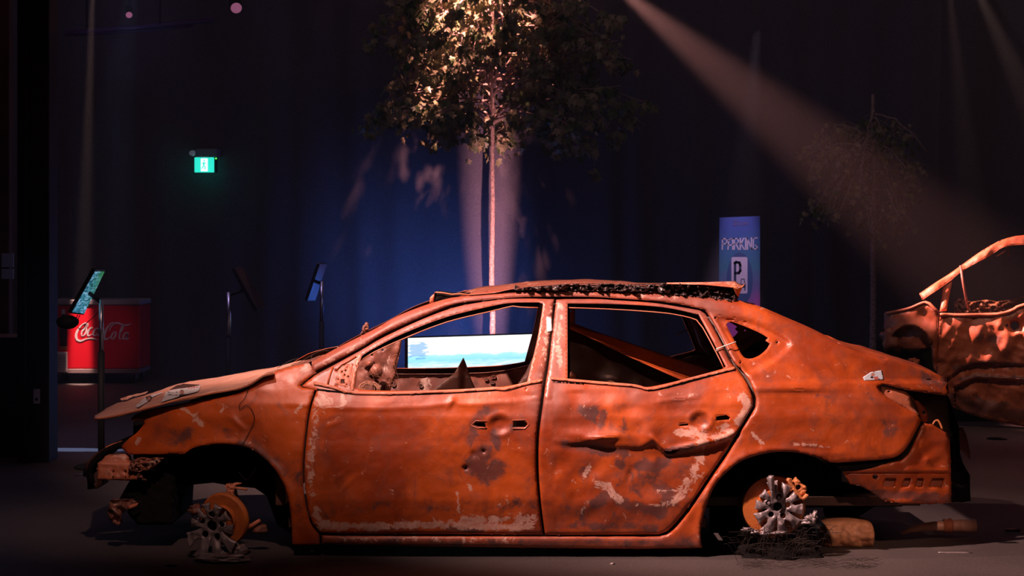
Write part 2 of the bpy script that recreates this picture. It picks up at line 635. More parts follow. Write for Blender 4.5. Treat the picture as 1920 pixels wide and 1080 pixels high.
ZT = [0.0, 0.10, 0.30, 0.55, 0.72, 0.79, 0.86, 1.0, 1.15, 1.25, 1.32, 1.37, 1.45]
DT = [0.06, 0.045, 0.012, 0.0, 0.006, 0.020, 0.050, 0.125, 0.215, 0.27, 0.315, 0.37, 0.42]
SHX = [560, 583, 620, 720, 800, 835, 848, 862, 880, 960, 1018]
SHY = [758, 761, 764, 766, 762, 757, 750, 757, 758, 753, 744]
LDX = [1035, 1060, 1100, 1150, 1200, 1226, 1240, 1252, 1290, 1340, 1395]
LDY = [826, 830, 829, 836, 838, 826, 843, 849, 841, 830, 806]


def sstep(t):
    t = max(0.0, min(1.0, t))
    return t * t * (3 - 2 * t)


DENTS = [  # px, py, rx, ry, depth(+ inwards)
    (700, 870, 90, 70, 0.010), (900, 900, 60, 60, 0.008), (640, 930, 40, 60, 0.006), (985, 745, 20, 10, 0.008),
    (1000, 735, 18, 8, -0.006), (460, 810, 34, 22, 0.016), (436, 800, 14, 20, -0.014), (500, 840, 40, 18, 0.012),
    (380, 770, 60, 20, -0.006), (330, 820, 40, 22, 0.008), (550, 720, 30, 16, -0.010), (545, 795, 18, 30, 0.006),
    (1110, 790, 40, 30, 0.012), (1090, 815, 55, 12, -0.010), (1135, 820, 35, 9, -0.016), (1215, 818, 16, 26, -0.020),
    (1240, 812, 14, 22, 0.014), (1280, 780, 40, 30, 0.008), (1330, 822, 40, 8, -0.016), (1210, 900, 70, 45, 0.016),
    (1120, 920, 50, 40, -0.008), (1160, 760, 60, 14, -0.006), (1250, 770, 40, 12, 0.006), (1300, 900, 30, 40, -0.010),
    (1190, 765, 25, 20, 0.008), (1480, 760, 70, 14, 0.008), (1560, 800, 80, 60, 0.006), (1480, 825, 60, 14, -0.006),
    (1450, 740, 60, 8, -0.006), (1660, 800, 30, 30, 0.004), (1540, 850, 40, 8, -0.010), (1680, 690, 30, 14, 0.004),
    (1700, 760, 30, 16, 0.01)]
CRACKS = [  # short ridges: x0,y0,x1,y1,width,height
    (608, 800, 640, 790, 3, -0.004), (595, 780, 610, 765, 2.5, -0.003), (1222, 818, 1246, 844, 4, -0.018), (840, 764, 850, 748, 4, -0.010),
    (436, 785, 458, 805, 5, -0.012), (458, 805, 452, 830, 6, -0.006), (1255, 845, 1345, 826, 6, -0.016), (1100, 824, 1158, 817, 5, -0.014),
    (1040, 826, 1090, 832, 5, -0.006), (1345, 826, 1400, 800, 5, -0.008), (480, 845, 520, 870, 10, 0.008), (1415, 727, 1535, 729, 5, -0.008),
    (1500, 832, 1556, 838, 2.5, -0.006), (1235, 752, 1310, 744, 3, -0.008), (620, 905, 655, 880, 3, -0.003), (634, 925, 668, 893, 3, -0.003),
    (735, 930, 740, 985, 4, -0.004), (862, 930, 860, 970, 4, -0.003), (930, 920, 938, 970, 4, -0.004), (950, 930, 955, 970, 3, -0.003), (1175, 905, 1185, 880, 5, 0.006)]


def d_near(px, py):
    z = EYE - (py - HZ) / 370.0
    d = interp(z, ZT, DT)
    if px < 600: d += ((600 - px) / 420) ** 2 * 0.34
    if px > 1350:
        d += ((px - 1350) / 430) ** 2 * (0.30 if z < 0.9 else 0.34)
    # shoulder ridge on the front door and fender
    if 470 < px < 1030 and 700 < py < 830:
        yc = interp(px, SHX, SHY)
        wgt = sstep((px - 480) / 90)
        d += wgt * (-0.0045 * math.exp(-((py - yc) / 3.5) ** 2) + 0.004 * sstep((py - yc) / 20) * math.exp(-max(0, py - yc) / 45))
    # ledge of the crumpled rear door
    if 1035 < px < 1405 and py > 790:
        yl = interp(px, LDX, LDY)
        wgt = sstep((px - 1040) / 70) * sstep((1405 - px) / 40)
        d += wgt * 0.017 * sstep((py - yl + 3) / 12) * math.exp(-max(0, py - yl) / 38)
    if px > 1400 and py > 700:
        wgt = sstep((px - 1405) / 25) * sstep((1640 - px) / 160)
        d += wgt * 0.014 * sstep((py - 729) / 10) * math.exp(-max(0, py - 729) / 40)
    # wheel arch lips
    for cx, cy, r in ((415, 968, 134), (1462, 995, 149)):
        rr = math.hypot(px - cx, py - cy) - r
        if -10 < rr < 40:
            d -= 0.014 * math.exp(-(rr / 11) ** 2)
    for x, y, rx, ry, am in DENTS:
        u = ((px - x) / rx) ** 2 + ((py - y) / ry) ** 2
        if u < 8: d += 0.7 * am * math.exp(-u)
    for x0, y0, x1, y1, wd, am in CRACKS:
        vx, vy = x1 - x0, y1 - y0
        t = max(0, min(1, ((px - x0) * vx + (py - y0) * vy) / (vx * vx + vy * vy)))
        q = math.hypot(px - x0 - t * vx, py - y0 - t * vy)
        if q < 4 * wd: d += am * math.exp(-(q / wd) ** 2) * (0.4 + 0.6 * math.sin(math.pi * min(1, max(0, t * 0.9 + 0.05))))
    # handle bowls
    for x, y, r in ((937, 796, 23), (1313, 789, 21)):
        q = math.hypot(px - x, (py - y) * 1.12) / r
        if q < 1.6:
            d += 0.014 * (1 - sstep((q - 0.35) / 0.6)) if q < 1 else 0
            d -= 0.004 * math.exp(-((q - 1.05) / 0.10) ** 2)
    # small holes pressed in the front door
    for x, y, r in ((888, 852, 6), (906, 846, 5), (873, 878, 5)):
        q = math.hypot(px - x, py - y) / r
        if q < 2.5: d += 0.010 * math.exp(-q * q)
    d += 0.004 * nz3(px / 70, py / 60, 1.0) + 0.0020 * nz3(px / 24, py / 22, 4.0) + 0.0008 * nz3(px / 8, py / 8, 7)
    if 1040 < px < 1400 and py > 735:
        d += 0.007 * nz3(px / 38, py / 30, 9.0)
    if px < 560:
        d += 0.0035 * nz3(px / 34, py / 26, 12.0)
    return d


# ------------------------------------------------------------------ CAR: outlines (traced, then given their own depth)
arch_f = cr([(346, 851), (362, 840), (393, 834), (420, 833), (451, 836), (478, 846), (505, 869), (523, 893), (537, 924), (544, 959), (547, 990), (548, 1023)], 6)
FENDER = [(226, 838), (241, 823), (257, 811), (267, 799), (271, 793), (266, 789), (246, 788), (246, 784), (257, 776), (270, 770)] + \
    cr([(300, 764), (327, 759), (389, 749), (436, 740), (465, 728), (482, 716), (513, 698), (545, 688), (579, 681)], 8) + \
    [(593, 699), (570, 715), (562, 722), (566, 727), (590, 730)] + \
    cr([(590, 731), (578, 772), (569, 842), (567, 893), (572, 943), (582, 982), (598, 1002)], 8) + [(600, 1023)] + arch_f[::-1] + [(296, 853), (241, 852)]
DOOR_F = cr([(594, 732), (582, 772), (573, 842), (571, 893), (576, 943), (586, 981), (601, 999)], 8) + [(640, 1001), (1000, 1002), (1018, 1002)] + \
    cr([(1018, 1002), (1010, 938), (1005, 877), (1006, 816), (1013, 760), (1018, 719), (1024, 684), (1031, 630), (1039, 561)], 8) + \
    cr([(1030, 561), (992, 560), (950, 561), (904, 566.5), (851, 577), (791, 599), (718, 633), (673, 659), (590, 704)], 8) + [(575, 716), (566, 724), (578, 729)]
DOOR_F_WIN = cr([(679, 667), (700, 654), (753, 627), (836, 595), (922, 574), (960, 568), (1010, 567)], 8) + \
    [(1018, 570)] + cr([(1016, 586), (1008, 633), (997, 680), (988, 717)], 8) + cr([(975, 720), (925, 727), (807, 732), (718, 733), (679, 731), (664, 728)], 8) + [(669, 690)]
DOOR_R = cr([(1043, 562), (1035, 630), (1029, 684), (1023, 719), (1018, 760), (1011, 816), (1010, 877), (1014, 938), (1022, 1003)], 8) + [(1235, 1002)] + \
    cr([(1235, 1002), (1249, 997), (1267, 980), (1300, 937), (1333, 887), (1361, 845), (1391, 795), (1411, 761), (1412, 749), (1402, 721), (1385, 695), (1370, 679), (1347, 631), (1323, 589), (1314, 583)], 8) + \
    cr([(1312, 582), (1277, 576), (1224, 568), (1153, 563), (1120, 561), (1060, 561)], 8)
DOOR_R_WIN = [(1064, 569)] + cr([(1070, 569), (1148, 570), (1224, 574), (1267, 580), (1310, 590)], 8) + cr([(1314, 598), (1341, 648), (1361, 688)], 8) + \
    cr([(1355, 692), (1296, 708), (1243, 721), (1213, 726), (1190, 723), (1148, 720), (1064, 711)], 8)
APER = cr([(587, 698), (673, 654), (718, 627), (792, 594), (851, 571), (904, 563.5), (946, 559), (992, 556.5), (1063, 556), (1120, 557), (1153, 559), (1224, 564), (1277, 571), (1321, 581)], 8) + \
    cr([(1327, 588), (1351, 628), (1374, 676), (1390, 692), (1408, 719), (1418, 748), (1417, 763), (1396, 799), (1366, 850), (1338, 891), (1305, 941), (1271, 985), (1251, 1002), (1236, 1006)], 8) + \
    [(1021, 1006), (640, 1005), (603, 1004)]
arch_r = cr([(1316, 1027), (1314, 1002), (1317, 977), (1327, 941), (1343, 907), (1366, 882), (1393, 863), (1427, 852), (1460, 847), (1497, 849), (1528, 857), (1556, 867)], 6)
TOP = cr([(584, 679), (629, 654), (700, 618), (747, 592), (807, 569), (866, 554), (925, 545), (1000, 540), (1089, 540), (1207, 542), (1267, 547), (1326, 553), (1382, 562), (1424, 574), (1474, 595),
          (1520, 615), (1571, 640), (1618, 659), (1664, 671), (1711, 685), (1750, 698), (1768, 708), (1778, 722)], 8)
BODY = TOP + [(1779, 738), (1774, 742)] + cr([(1740, 737), (1699, 731), (1672, 724), (1655, 721), (1648, 725), (1650, 733), (1667, 747), (1695, 764), (1720, 777), (1727, 788), (1716, 812), (1700, 840), (1684, 855), (1660, 861), (1600, 866)], 8) + \
    [(1570, 868)] + arch_r[::-1] + [(1200, 1029), (1000, 1027), (700, 1023), (603, 1022)] + [(603, 1004), (640, 1005), (1021, 1006), (1236, 1006)] + \
    [p for p in reversed(APER[:-4])]
QWIN = cr([(1379, 642), (1366, 618), (1362, 607), (1370, 603), (1394, 611), (1424, 624), (1440, 634), (1436, 639), (1444, 645), (1439, 654), (1424, 667), (1407, 673), (1394, 669), (1386, 656), (1379, 643)], 6)[:-1]


def d_body(px, py):
    d = d_near(px, py)
    # rolled roof rail: recess step under the rail, round on top
    if 560 < px < 1660 and py < 720:
        yt = interp(px, [p[0] for p in TOP], [p[1] for p in TOP])
        q = py - yt
        if q < 26:
            d += 0.03 * (1 - sstep(q / 9)) - 0.004 * math.exp(-((q - 10) / 7) ** 2)
        if px > 1310:
            d += 0.010 * sstep((q - 25) / 6) * sstep((px - 1310) / 20) * sstep((1520 - px) / 60)
    # pressed frame around the quarter window
    if 1330 < px < 1520 and 570 < py < 700:
        q = float(edgedist([QRIM], np.array([px]), np.array([py]))[0])
        ins = bool(inside(QRIM, [px], [py])[0])
        d += 0.020 * (sstep(q / 8) if ins else 0)
    return d


QRIM = cr([(1338, 590), (1400, 598), (1450, 618), (1484, 640), (1484, 650), (1462, 672), (1430, 692), (1402, 704), (1390, 690), (1360, 640), (1338, 592)], 8)[:-1]

ASH = [([(604, 750), (640, 745)], 22, 0.75), ([(592, 765), (590, 810), (583, 850), (581, 900), (592, 950), (597, 985)], 9, 0.62),
       ([(600, 985), (700, 988), (780, 983), (1000, 988)], 9, 1.0), ([(600, 1012), (1000, 1014)], 6, 0.4), ([(870, 975), (1000, 972)], 10, 0.8),
       ([(1032, 585), (1026, 640), (1018, 700)], 8, 0.65), ([(1053, 575), (1051, 610), (1047, 640), (1050, 690)], 7, 0.75), ([(1030, 596), (1027, 620)], 6, 1.2),
       ([(1394, 745), (1403, 765), (1386, 792)], 9, 1.3), ([(1360, 800), (1345, 820), (1372, 815)], 10, 0.8), ([(1275, 810), (1312, 815), (1320, 830)], 10, 1.1),
       ([(1108, 868), (1097, 890)], 6, 0.9), ([(1118, 908), (1140, 912), (1163, 938)], 8, 1.0), ([(1105, 935), (1085, 965)], 6, 0.6),
       ([(1312, 860), (1300, 885), (1278, 925), (1262, 942)], 12, 0.75), ([(1236, 919), (1275, 920)], 5, 0.7), ([(1195, 945), (1245, 948)], 4, 0.6),
       ([(1240, 742), (1300, 738)], 8, 0.5), ([(1360, 735), (1372, 745)], 7, 0.7), ([(1300, 838), (1330, 826)], 5, 0.8),
       ([(366, 785), (375, 795)], 8, 0.9), ([(352, 770), (340, 766)], 6, 0.6), ([(258, 800), (262, 785)], 5, 0.9), ([(255, 830), (260, 825)], 6, 1.0), ([(415, 772), (420, 765)], 5, 0.9),
       ([(555, 770), (565, 762)], 6, 0.8), ([(570, 690), (580, 685)], 10, 0.6), ([(1410, 812), (1432, 832)], 3.5, 1.0), ([(1490, 832), (1556, 838)], 3, 0.8), ([(1470, 705), (1500, 708)], 4, 0.5),
       ([(1180, 549), (1300, 556)], 6, 0.45), ([(1060, 547), (1120, 548)], 5, 0.5), ([(610, 680), (680, 645)], 8, 0.4), ([(640, 700), (625, 720)], 10, 0.35),
       ([(735, 920), (742, 975)], 4, 0.5), ([(858, 920), (860, 960)], 4, 0.6), ([(880, 910), (885, 930)], 5, 0.7), ([(932, 925), (940, 965)], 3, 0.6), ([(950, 925), (954, 965)], 3, 0.5)]
SOOT = [([(900, 775), (885, 800), (882, 830)], 13, 0.8), ([(905, 850), (890, 872), (915, 890), (930, 880)], 20, 1.0), ([(930, 812), (935, 840)], 12, 0.55), ([(910, 770), (925, 772)], 12, 0.8),
        ([(1133, 775), (1128, 795)], 9, 1.0), ([(1090, 765), (1110, 775)], 16, 0.6), ([(1060, 835), (1130, 845), (1170, 850)], 12, 0.85), ([(1160, 868), (1165, 872)], 10, 0.9),
        ([(1200, 872), (1230, 875), (1250, 862)], 14, 0.85), ([(1120, 945), (1140, 925), (1180, 950), (1240, 960)], 16, 0.75), ([(1190, 900), (1240, 920)], 48, 0.55), ([(1290, 880), (1250, 940)], 34, 0.4), ([(1100, 880), (1130, 900)], 24, 0.4), ([(1150, 800), (1220, 790)], 26, 0.3), ([(1300, 790), (1320, 800)], 20, 0.45), ([(700, 960), (980, 955)], 26, 0.3), ([(1060, 960), (1230, 975)], 20, 0.45), ([(620, 850), (640, 950)], 20, 0.2), ([(600, 955), (1000, 950)], 20, 0.35), ([(603, 1018), (1310, 1020)], 8, 0.55), ([(960, 800), (985, 760)], 20, 0.4),
        ([(1050, 985), (1230, 988)], 10, 0.65), ([(1250, 845), (1300, 838)], 6, 0.9), ([(460, 835), (500, 855), (535, 880)], 22, 0.62), ([(310, 822), (350, 815)], 18, 0.6), ([(410, 800), (430, 812)], 14, 0.5),
        ([(1665, 795), (1668, 810)], 18, 0.55), ([(1560, 742), (1500, 735)], 10, 0.4), ([(840, 990), (900, 994)], 7, 0.8), ([(700, 992), (760, 990)], 5, 0.6), ([(560, 890), (560, 960)], 10, 0.4),
        ([(1250, 755), (1310, 760)], 20, 0.35), ([(1610, 730), (1660, 760)], 14, 0.35), ([(1720, 700), (1765, 720)], 16, 0.45), ([(1690, 735), (1712, 760)], 12, 0.5)]

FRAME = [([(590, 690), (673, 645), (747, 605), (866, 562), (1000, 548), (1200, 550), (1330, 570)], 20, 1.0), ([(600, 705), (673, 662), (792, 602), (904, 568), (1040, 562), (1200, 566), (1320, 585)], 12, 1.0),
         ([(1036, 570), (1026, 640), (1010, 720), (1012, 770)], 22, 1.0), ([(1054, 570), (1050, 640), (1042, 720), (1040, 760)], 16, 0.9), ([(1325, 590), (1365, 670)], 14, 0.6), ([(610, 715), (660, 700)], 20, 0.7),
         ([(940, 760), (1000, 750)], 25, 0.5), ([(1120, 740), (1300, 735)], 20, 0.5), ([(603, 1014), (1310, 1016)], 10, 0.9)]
car = thing('burnt_car', (0.1, YC, 0), 'burnt-out orange rusted four-door saloon without glass or tyres, in the foreground', 'car')
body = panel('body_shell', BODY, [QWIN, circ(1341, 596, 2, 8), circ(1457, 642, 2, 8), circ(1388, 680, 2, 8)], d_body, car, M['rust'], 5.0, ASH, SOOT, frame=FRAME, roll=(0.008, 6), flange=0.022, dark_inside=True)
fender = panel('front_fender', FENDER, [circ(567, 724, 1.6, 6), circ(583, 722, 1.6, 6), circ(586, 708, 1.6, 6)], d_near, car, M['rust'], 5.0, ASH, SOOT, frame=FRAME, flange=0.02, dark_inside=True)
H1 = [(889, 797), (893, 793), (909, 792), (911, 801), (896, 800)]
H2 = [(962, 790), (984, 789), (989, 795), (985, 801), (962, 801)]
mirror_holes = [circ(650, 690 - 5, 1.8, 8), circ(654, 691, 1.6, 8), circ(648, 695, 1.8, 8), circ(641, 697, 1.8, 8), circ(646, 703, 1.8, 8), circ(653, 706, 1.8, 8), circ(634, 711, 1.6, 8), rect(639, 711, 646, 719), circ(632, 722, 1.6, 8), circ(650, 722, 1.6, 8), circ(630, 694, 1.8, 8), circ(659, 685, 1.6, 8)]
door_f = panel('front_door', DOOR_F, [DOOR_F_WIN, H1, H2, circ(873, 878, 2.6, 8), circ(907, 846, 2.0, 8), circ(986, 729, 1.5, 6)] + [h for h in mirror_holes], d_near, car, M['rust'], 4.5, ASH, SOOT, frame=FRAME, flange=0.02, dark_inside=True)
H3 = [(1343, 781), (1362, 778), (1369, 783), (1367, 787), (1344, 789)]
H4 = [(1273, 796), (1290, 794), (1291, 798), (1274, 799)]
H5 = [(1243, 845), (1256, 846), (1275, 843), (1262, 851), (1250, 851)]
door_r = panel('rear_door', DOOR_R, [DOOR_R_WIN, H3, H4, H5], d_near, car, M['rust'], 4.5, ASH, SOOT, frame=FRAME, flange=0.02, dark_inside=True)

# inner aperture frame seen in the gaps, and the centre pillar behind them
ap = resample(APER, 8)
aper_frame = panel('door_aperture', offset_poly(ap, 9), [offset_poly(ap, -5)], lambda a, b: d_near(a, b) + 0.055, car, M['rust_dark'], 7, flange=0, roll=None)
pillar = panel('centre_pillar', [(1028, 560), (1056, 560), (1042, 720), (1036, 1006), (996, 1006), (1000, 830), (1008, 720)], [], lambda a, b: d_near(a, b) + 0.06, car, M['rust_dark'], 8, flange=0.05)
# window channels: dark recess and thin lip inside each door frame
lipF = [(676, 676), (700, 661), (757, 635), (838, 604), (924, 583), (962, 574), (975, 576), (1009, 577)]
chF = panel('window_channel', cr([(676, 668), (700, 653), (753, 626), (836, 594), (922, 573), (960, 567), (1012, 566)], 8) + lipF[::-1], [], lambda a, b: d_near(a, b) + 0.03, door_f, M['char'], 5, flange=0.015)
tube('frame_lip', [pt(a, b, 9.0 + d_near(a, b) + 0.02) for a, b in cr(lipF, 12)], 0.0035, M['rust_pale'], door_f, 6)
lipR = [(1066, 577), (1148, 580), (1224, 585), (1267, 590), (1306, 600)]
panel('window_channel', cr([(1064, 568), (1148, 569), (1224, 573), (1267, 579), (1312, 590)], 8) + lipR[::-1], [], lambda a, b: d_near(a, b) + 0.03, door_r, M['char'], 5, flange=0.015)
tube('frame_lip', [pt(a, b, 9.0 + d_near(a, b) + 0.02) for a, b in cr(lipR + [(1318, 615), (1345, 665), (1357, 690)], 12)], 0.0035, M['rust_pale'], door_r, 6)
panel('window_channel', [(1064, 569), (1069, 569), (1068, 712), (1063, 711)], [], lambda a, b: d_near(a, b) + 0.03, door_r, M['char'], 5, flange=0.02)
# upright post and mirror plate of the front door
panel('quarter_post', [(671, 664), (678, 661), (668, 700), (664, 732), (655, 734), (660, 700)], [], lambda a, b: d_near(a, b) - 0.006, door_f, M['rust_pale'], 5, flange=0.02, ash=[([(672, 665), (660, 730)], 6, 0.3)])
MPL = [(632, 692), (644, 684), (656, 678), (662, 680), (664, 688), (656, 728), (630, 724), (628, 718)]
panel('mirror_plate', MPL, [circ(x, y, r, 8) for x, y, r in ((650, 689, 1.8), (654, 685, 1.8), (648, 694.5, 1.8), (641, 697, 1.8), (646, 703, 1.8), (653, 706, 1.8), (634, 711, 1.6), (632, 721, 1.6), (650, 721, 1.6))] + [rect(639, 711, 646, 719)],
      lambda a, b: d_near(a, b) - 0.003, door_f, M['rust_pale'], 4, flange=0.006)
tube('frame_rib', [pt(a, b, 9.0 + d_near(a, b) - 0.004) for a, b in [(631, 694), (640, 684), (655, 676), (668, 668)]], 0.004, M['rust'], door_f, 6)
tube('frame_rib', [pt(a, b, 9.0 + d_near(a, b) - 0.002) for a, b in [(624, 688), (618, 705), (614, 722)]], 0.005, M['rust'], door_f, 6)


def strip(name, pts, hw, dd, mat, parent, ash=(), flange=0.006):
    pts = cr(pts, 8)
    up = [(x, y - hw) for x, y in pts]; dn = [(x, y + hw) for x, y in pts]
    return panel(name, up + dn[::-1], [], lambda a, b: d_near(a, b) + dd, parent, mat, 4, ash=ash, flange=flange, roll=(0.004, 2.5))


strip('belt_strip', [(588, 718), (625, 726), (655, 735), (720, 737), (800, 735), (870, 732), (930, 728), (947, 729), (990, 718), (1017, 713)], 2.6, -0.012, M['rust_pale'], door_f)
strip('belt_gap', [(594, 730), (640, 735), (720, 739), (800, 738), (930, 731)], 1.6, -0.006, M['char'], door_f)
strip('belt_strip', [(1033, 709), (1062, 712), (1130, 718), (1190, 723), (1215, 729), (1245, 724), (1300, 709), (1378, 690)], 2.4, -0.012, M['rust_pale'], door_r)
strip('belt_gap', [(1036, 716), (1070, 718), (1095, 720)], 1.6, -0.004, M['char'], door_r)
strip('belt_gap', [(1215, 733), (1260, 724), (1320, 708), (1376, 693)], 1.5, -0.006, M['char'], door_r)
# handle frames
for par, cx, x0, x1, y in ((door_f, 937, 884, 992, 796),):
    pts = [(x0, y + 1), (x0 + 8, y - 7), (cx - 24, y - 6)]
    for q in (pts, [(cx + 24, y - 8), (x1 - 6, y - 9), (x1, y), (x1 - 8, y + 8), (cx + 24, y + 7)], [(x0, y + 1), (x0 + 10, y + 7), (cx - 24, y + 6)]):
        tube('handle_rim', [pt(a, b, 9.0 + d_near(a, b) - 0.001) for a, b in q], 0.002, M['rust_pale'], par, 6)

# far side of the car: the same panels mirrored across the centre line
for src, nm in ((body, 'body_shell'), (fender, 'front_fender'), (door_f, 'front_door'), (door_r, 'rear_door'), (aper_frame, 'door_aperture')):
    c = src.copy()
    c.data = src.data
    c.scale = (1, -1, 1)
    c.name = nm
    link(c)
    c.parent = car
# inner door skins
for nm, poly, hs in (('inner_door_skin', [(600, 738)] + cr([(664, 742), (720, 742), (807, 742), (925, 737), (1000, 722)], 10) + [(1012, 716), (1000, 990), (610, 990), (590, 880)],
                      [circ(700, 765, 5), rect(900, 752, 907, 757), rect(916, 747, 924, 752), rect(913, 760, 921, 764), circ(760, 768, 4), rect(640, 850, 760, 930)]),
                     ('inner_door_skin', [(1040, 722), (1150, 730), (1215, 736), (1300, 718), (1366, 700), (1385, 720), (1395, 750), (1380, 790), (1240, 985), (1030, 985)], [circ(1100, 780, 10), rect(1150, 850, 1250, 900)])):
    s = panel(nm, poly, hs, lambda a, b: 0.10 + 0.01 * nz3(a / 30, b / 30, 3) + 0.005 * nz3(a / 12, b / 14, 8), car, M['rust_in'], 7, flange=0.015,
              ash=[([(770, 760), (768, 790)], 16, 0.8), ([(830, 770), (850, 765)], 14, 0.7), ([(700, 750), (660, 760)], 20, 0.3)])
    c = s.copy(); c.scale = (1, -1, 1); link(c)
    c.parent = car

# ------------------------------------------------------------------ CAR: sheets spanning the width
def spanned(name, near, far, bulge, mat, parent=None, nv=16, rough=0.004, seed=0.0, thick=0.003, ash=0.0, edge_drop=0.0):
    """surface between a near edge and a far edge (lists of Vector), bulge upward in the middle"""
    n = len(near)
    V, Fc, A, S = [], [], [], []
    for i in range(n):
        for j in range(nv + 1):
            v = j / nv
            p = near[i].lerp(far[i], v)
            p.z += bulge * 4 * v * (1 - v) + rough * nz3(p.x * 6, p.y * 6, seed) + rough * 0.5 * nz3(p.x * 19, p.y * 19, seed)
            V.append(p); A.append(ash); S.append(0)
    for i in range(n - 1):
        for j in range(nv):
            a = i * (nv + 1) + j
            Fc.append((a, a + nv + 1, a + nv + 2, a + 1))
    o = make(name, V, Fc, mat, parent, attrs={'ash': A, 'soot': S})
    md = o.modifiers.new('t', 'SOLIDIFY'); md.thickness = thick
    return o


# hood
HN = cr([(177, 783), (200, 781), (245, 771), (290, 760), (330, 749), (365, 742), (400, 735), (440, 728), (470, 717), (492, 703), (512, 697)], 8)
hood_near = []
for a, b_ in HN:
    d = 0.06 + (max(0, 480 - a) / 310) ** 2 * 0.20
    hood_near.append(pt(a, b_, 9.0 + d))
HF = [(179, 779), (202, 762), (225, 753), (276, 737), (323, 722), (358, 714), (412, 706), (478, 693), (529, 684), (568, 675)]
hf = []
N_ = len(hood_near)
xs = [p[0] for p in HF]; ys = [p[1] for p in HF]
for i in range(N_):
    t = i / (N_ - 1)
    fx = 179 + (575 - 179) * t
    fy = interp(fx, xs, ys)
    d = 1.66 - (max(0, 0.55 - t) / 0.55) ** 2 * 0.85
    hf.append(pt(fx, fy + 1, 9.0 + d))
hood = spanned('hood', hood_near, hf, 0.004, M['rust_hood'], car, 22, 0.008, 2.0, 0.012, 0.1)
# folded edge of the hood and the peeling leading edge
tube('hood_edge', [p + Vector((0, 0.004, -0.006)) for p in hood_near], 0.006, M['rust_pale'], hood, 6)

# cowl, windscreen base and firewall
cn = [pt(a, b_, 9.16) for a, b_ in [(500, 700), (530, 696), (560, 688), (584, 679), (600, 690)]]
cf = [pt(a, b_, 10.5) for a, b_ in [(566, 678), (586, 672), (602, 667), (618, 661), (640, 668)]]
spanned('cowl_panel', cn, cf, 0.0, M['rust_in'], car, 12, 0.02, 5, 0.004)
box('firewall', (-1.22, 9.16, 0.25), (-1.17, 10.6, 0.90), M['rust_dark'], car)
# roof: lifted sheet with torn near edge
rn_px = [(880, 552), (905, 551), (935, 547), (968, 540), (1010, 538), (1063, 534.5), (1120, 532), (1153, 532.5), (1190, 534), (1224, 534.5), (1277, 531.5), (1310, 533), (1339, 536), (1362, 539), (1385, 537)]
rf_px = [(868, 549), (892, 540), (925, 535), (968, 530.5), (1028, 525.5), (1081, 524), (1120, 524.5), (1153, 526), (1185, 528.5), (1206, 530), (1255, 531), (1290, 530.5), (1325, 529.5), (1350, 529), (1374, 528.5)]
rn = [pt(a, b_, 9.34) for a, b_ in cr(rn_px, 10)]
rfc = cr(rf_px, 10)
rf = []
for i in range(len(rn)):
    t = i / (len(rn) - 1) * (len(rfc) - 1)
    k = min(int(t), len(rfc) - 2)
    a = rfc[k][0] + (rfc[k + 1][0] - rfc[k][0]) * (t - k); b_ = rfc[k][1] + (rfc[k + 1][1] - rfc[k][1]) * (t - k)
    rf.append(pt(a, b_, 10.38))
spanned('roof_panel', rn, rf, -0.012, M['rust_roof'], car, 14, 0.006, 8, 0.004, 0.2)
# raised rear lip of the roof sheet
spanned('roof_rear_lip', [pt(a, b_, 9.3) for a, b_ in [(1250, 531), (1320, 533), (1375, 538), (1395, 536)]], [pt(a, b_, 9.42) for a, b_ in [(1250, 530), (1320, 528.5), (1378, 527.5), (1382, 530)]], 0.0, M['rust_pale'], car, 4, 0.003, 3, 0.004, 0.3)
spanned('roof_torn_flap', [pt(a, b_, 9.28) for a, b_ in [(1372, 534), (1382, 540), (1391, 538), (1396, 532)]], [pt(a, b_, 9.33) for a, b_ in [(1376, 540), (1380, 552), (1384, 556), (1386, 541)]], 0.0, M['caliper'], car, 4, 0.002, 3, 0.003)
# front header corner of the roof
hd = [(805, 569), (807, 557), (817, 548), (822, 549), (847, 552), (879, 552), (868, 556), (850, 561), (830, 566)]
panel('roof_header', hd, [], lambda a, b_: 0.36 + 0.01 * nz3(a / 9, b_ / 9), car, M['char'], 4, flange=0.35)
tube('header_lip', [pt(a, b_, 9.35) for a, b_ in [(817, 548), (830, 549), (847, 552), (862, 551), (884, 553)]], 0.004, M['rust_pale'], car, 6)
panel('header_corner', [(805, 569), (806, 558), (816, 548), (813, 566)], [], lambda a, b_: 0.345, car, M['rust_pale'], 3, flange=0.02)


# melted black headlining between roof sheet and rail
def d_melt(a, b_):
    return 0.335 + 0.045 * nz3(a / 11, b_ / 7, 1.5) + 0.035 * nz3(a / 5, b_ / 4, 6.5) + 0.01 * nz3(a / 2.2, b_ / 2.2, 2)


melt = cr([(964, 543), (966, 534), (975, 539), (1010, 537), (1063, 533), (1120, 532), (1180, 533), (1224, 533), (1245, 531), (1290, 532), (1318, 537), (1340, 540), (1352, 537), (1372, 540), (1384, 546), (1386, 556), (1381, 563)], 5) + \
    cr([(1380, 569), (1326, 559), (1267, 552), (1207, 547), (1089, 545), (1000, 545)], 10)
panel('melted_headlining', melt, [], d_melt, car, M['char_gloss'], 2.6, flange=0.05, roll=None)
random.seed(3)
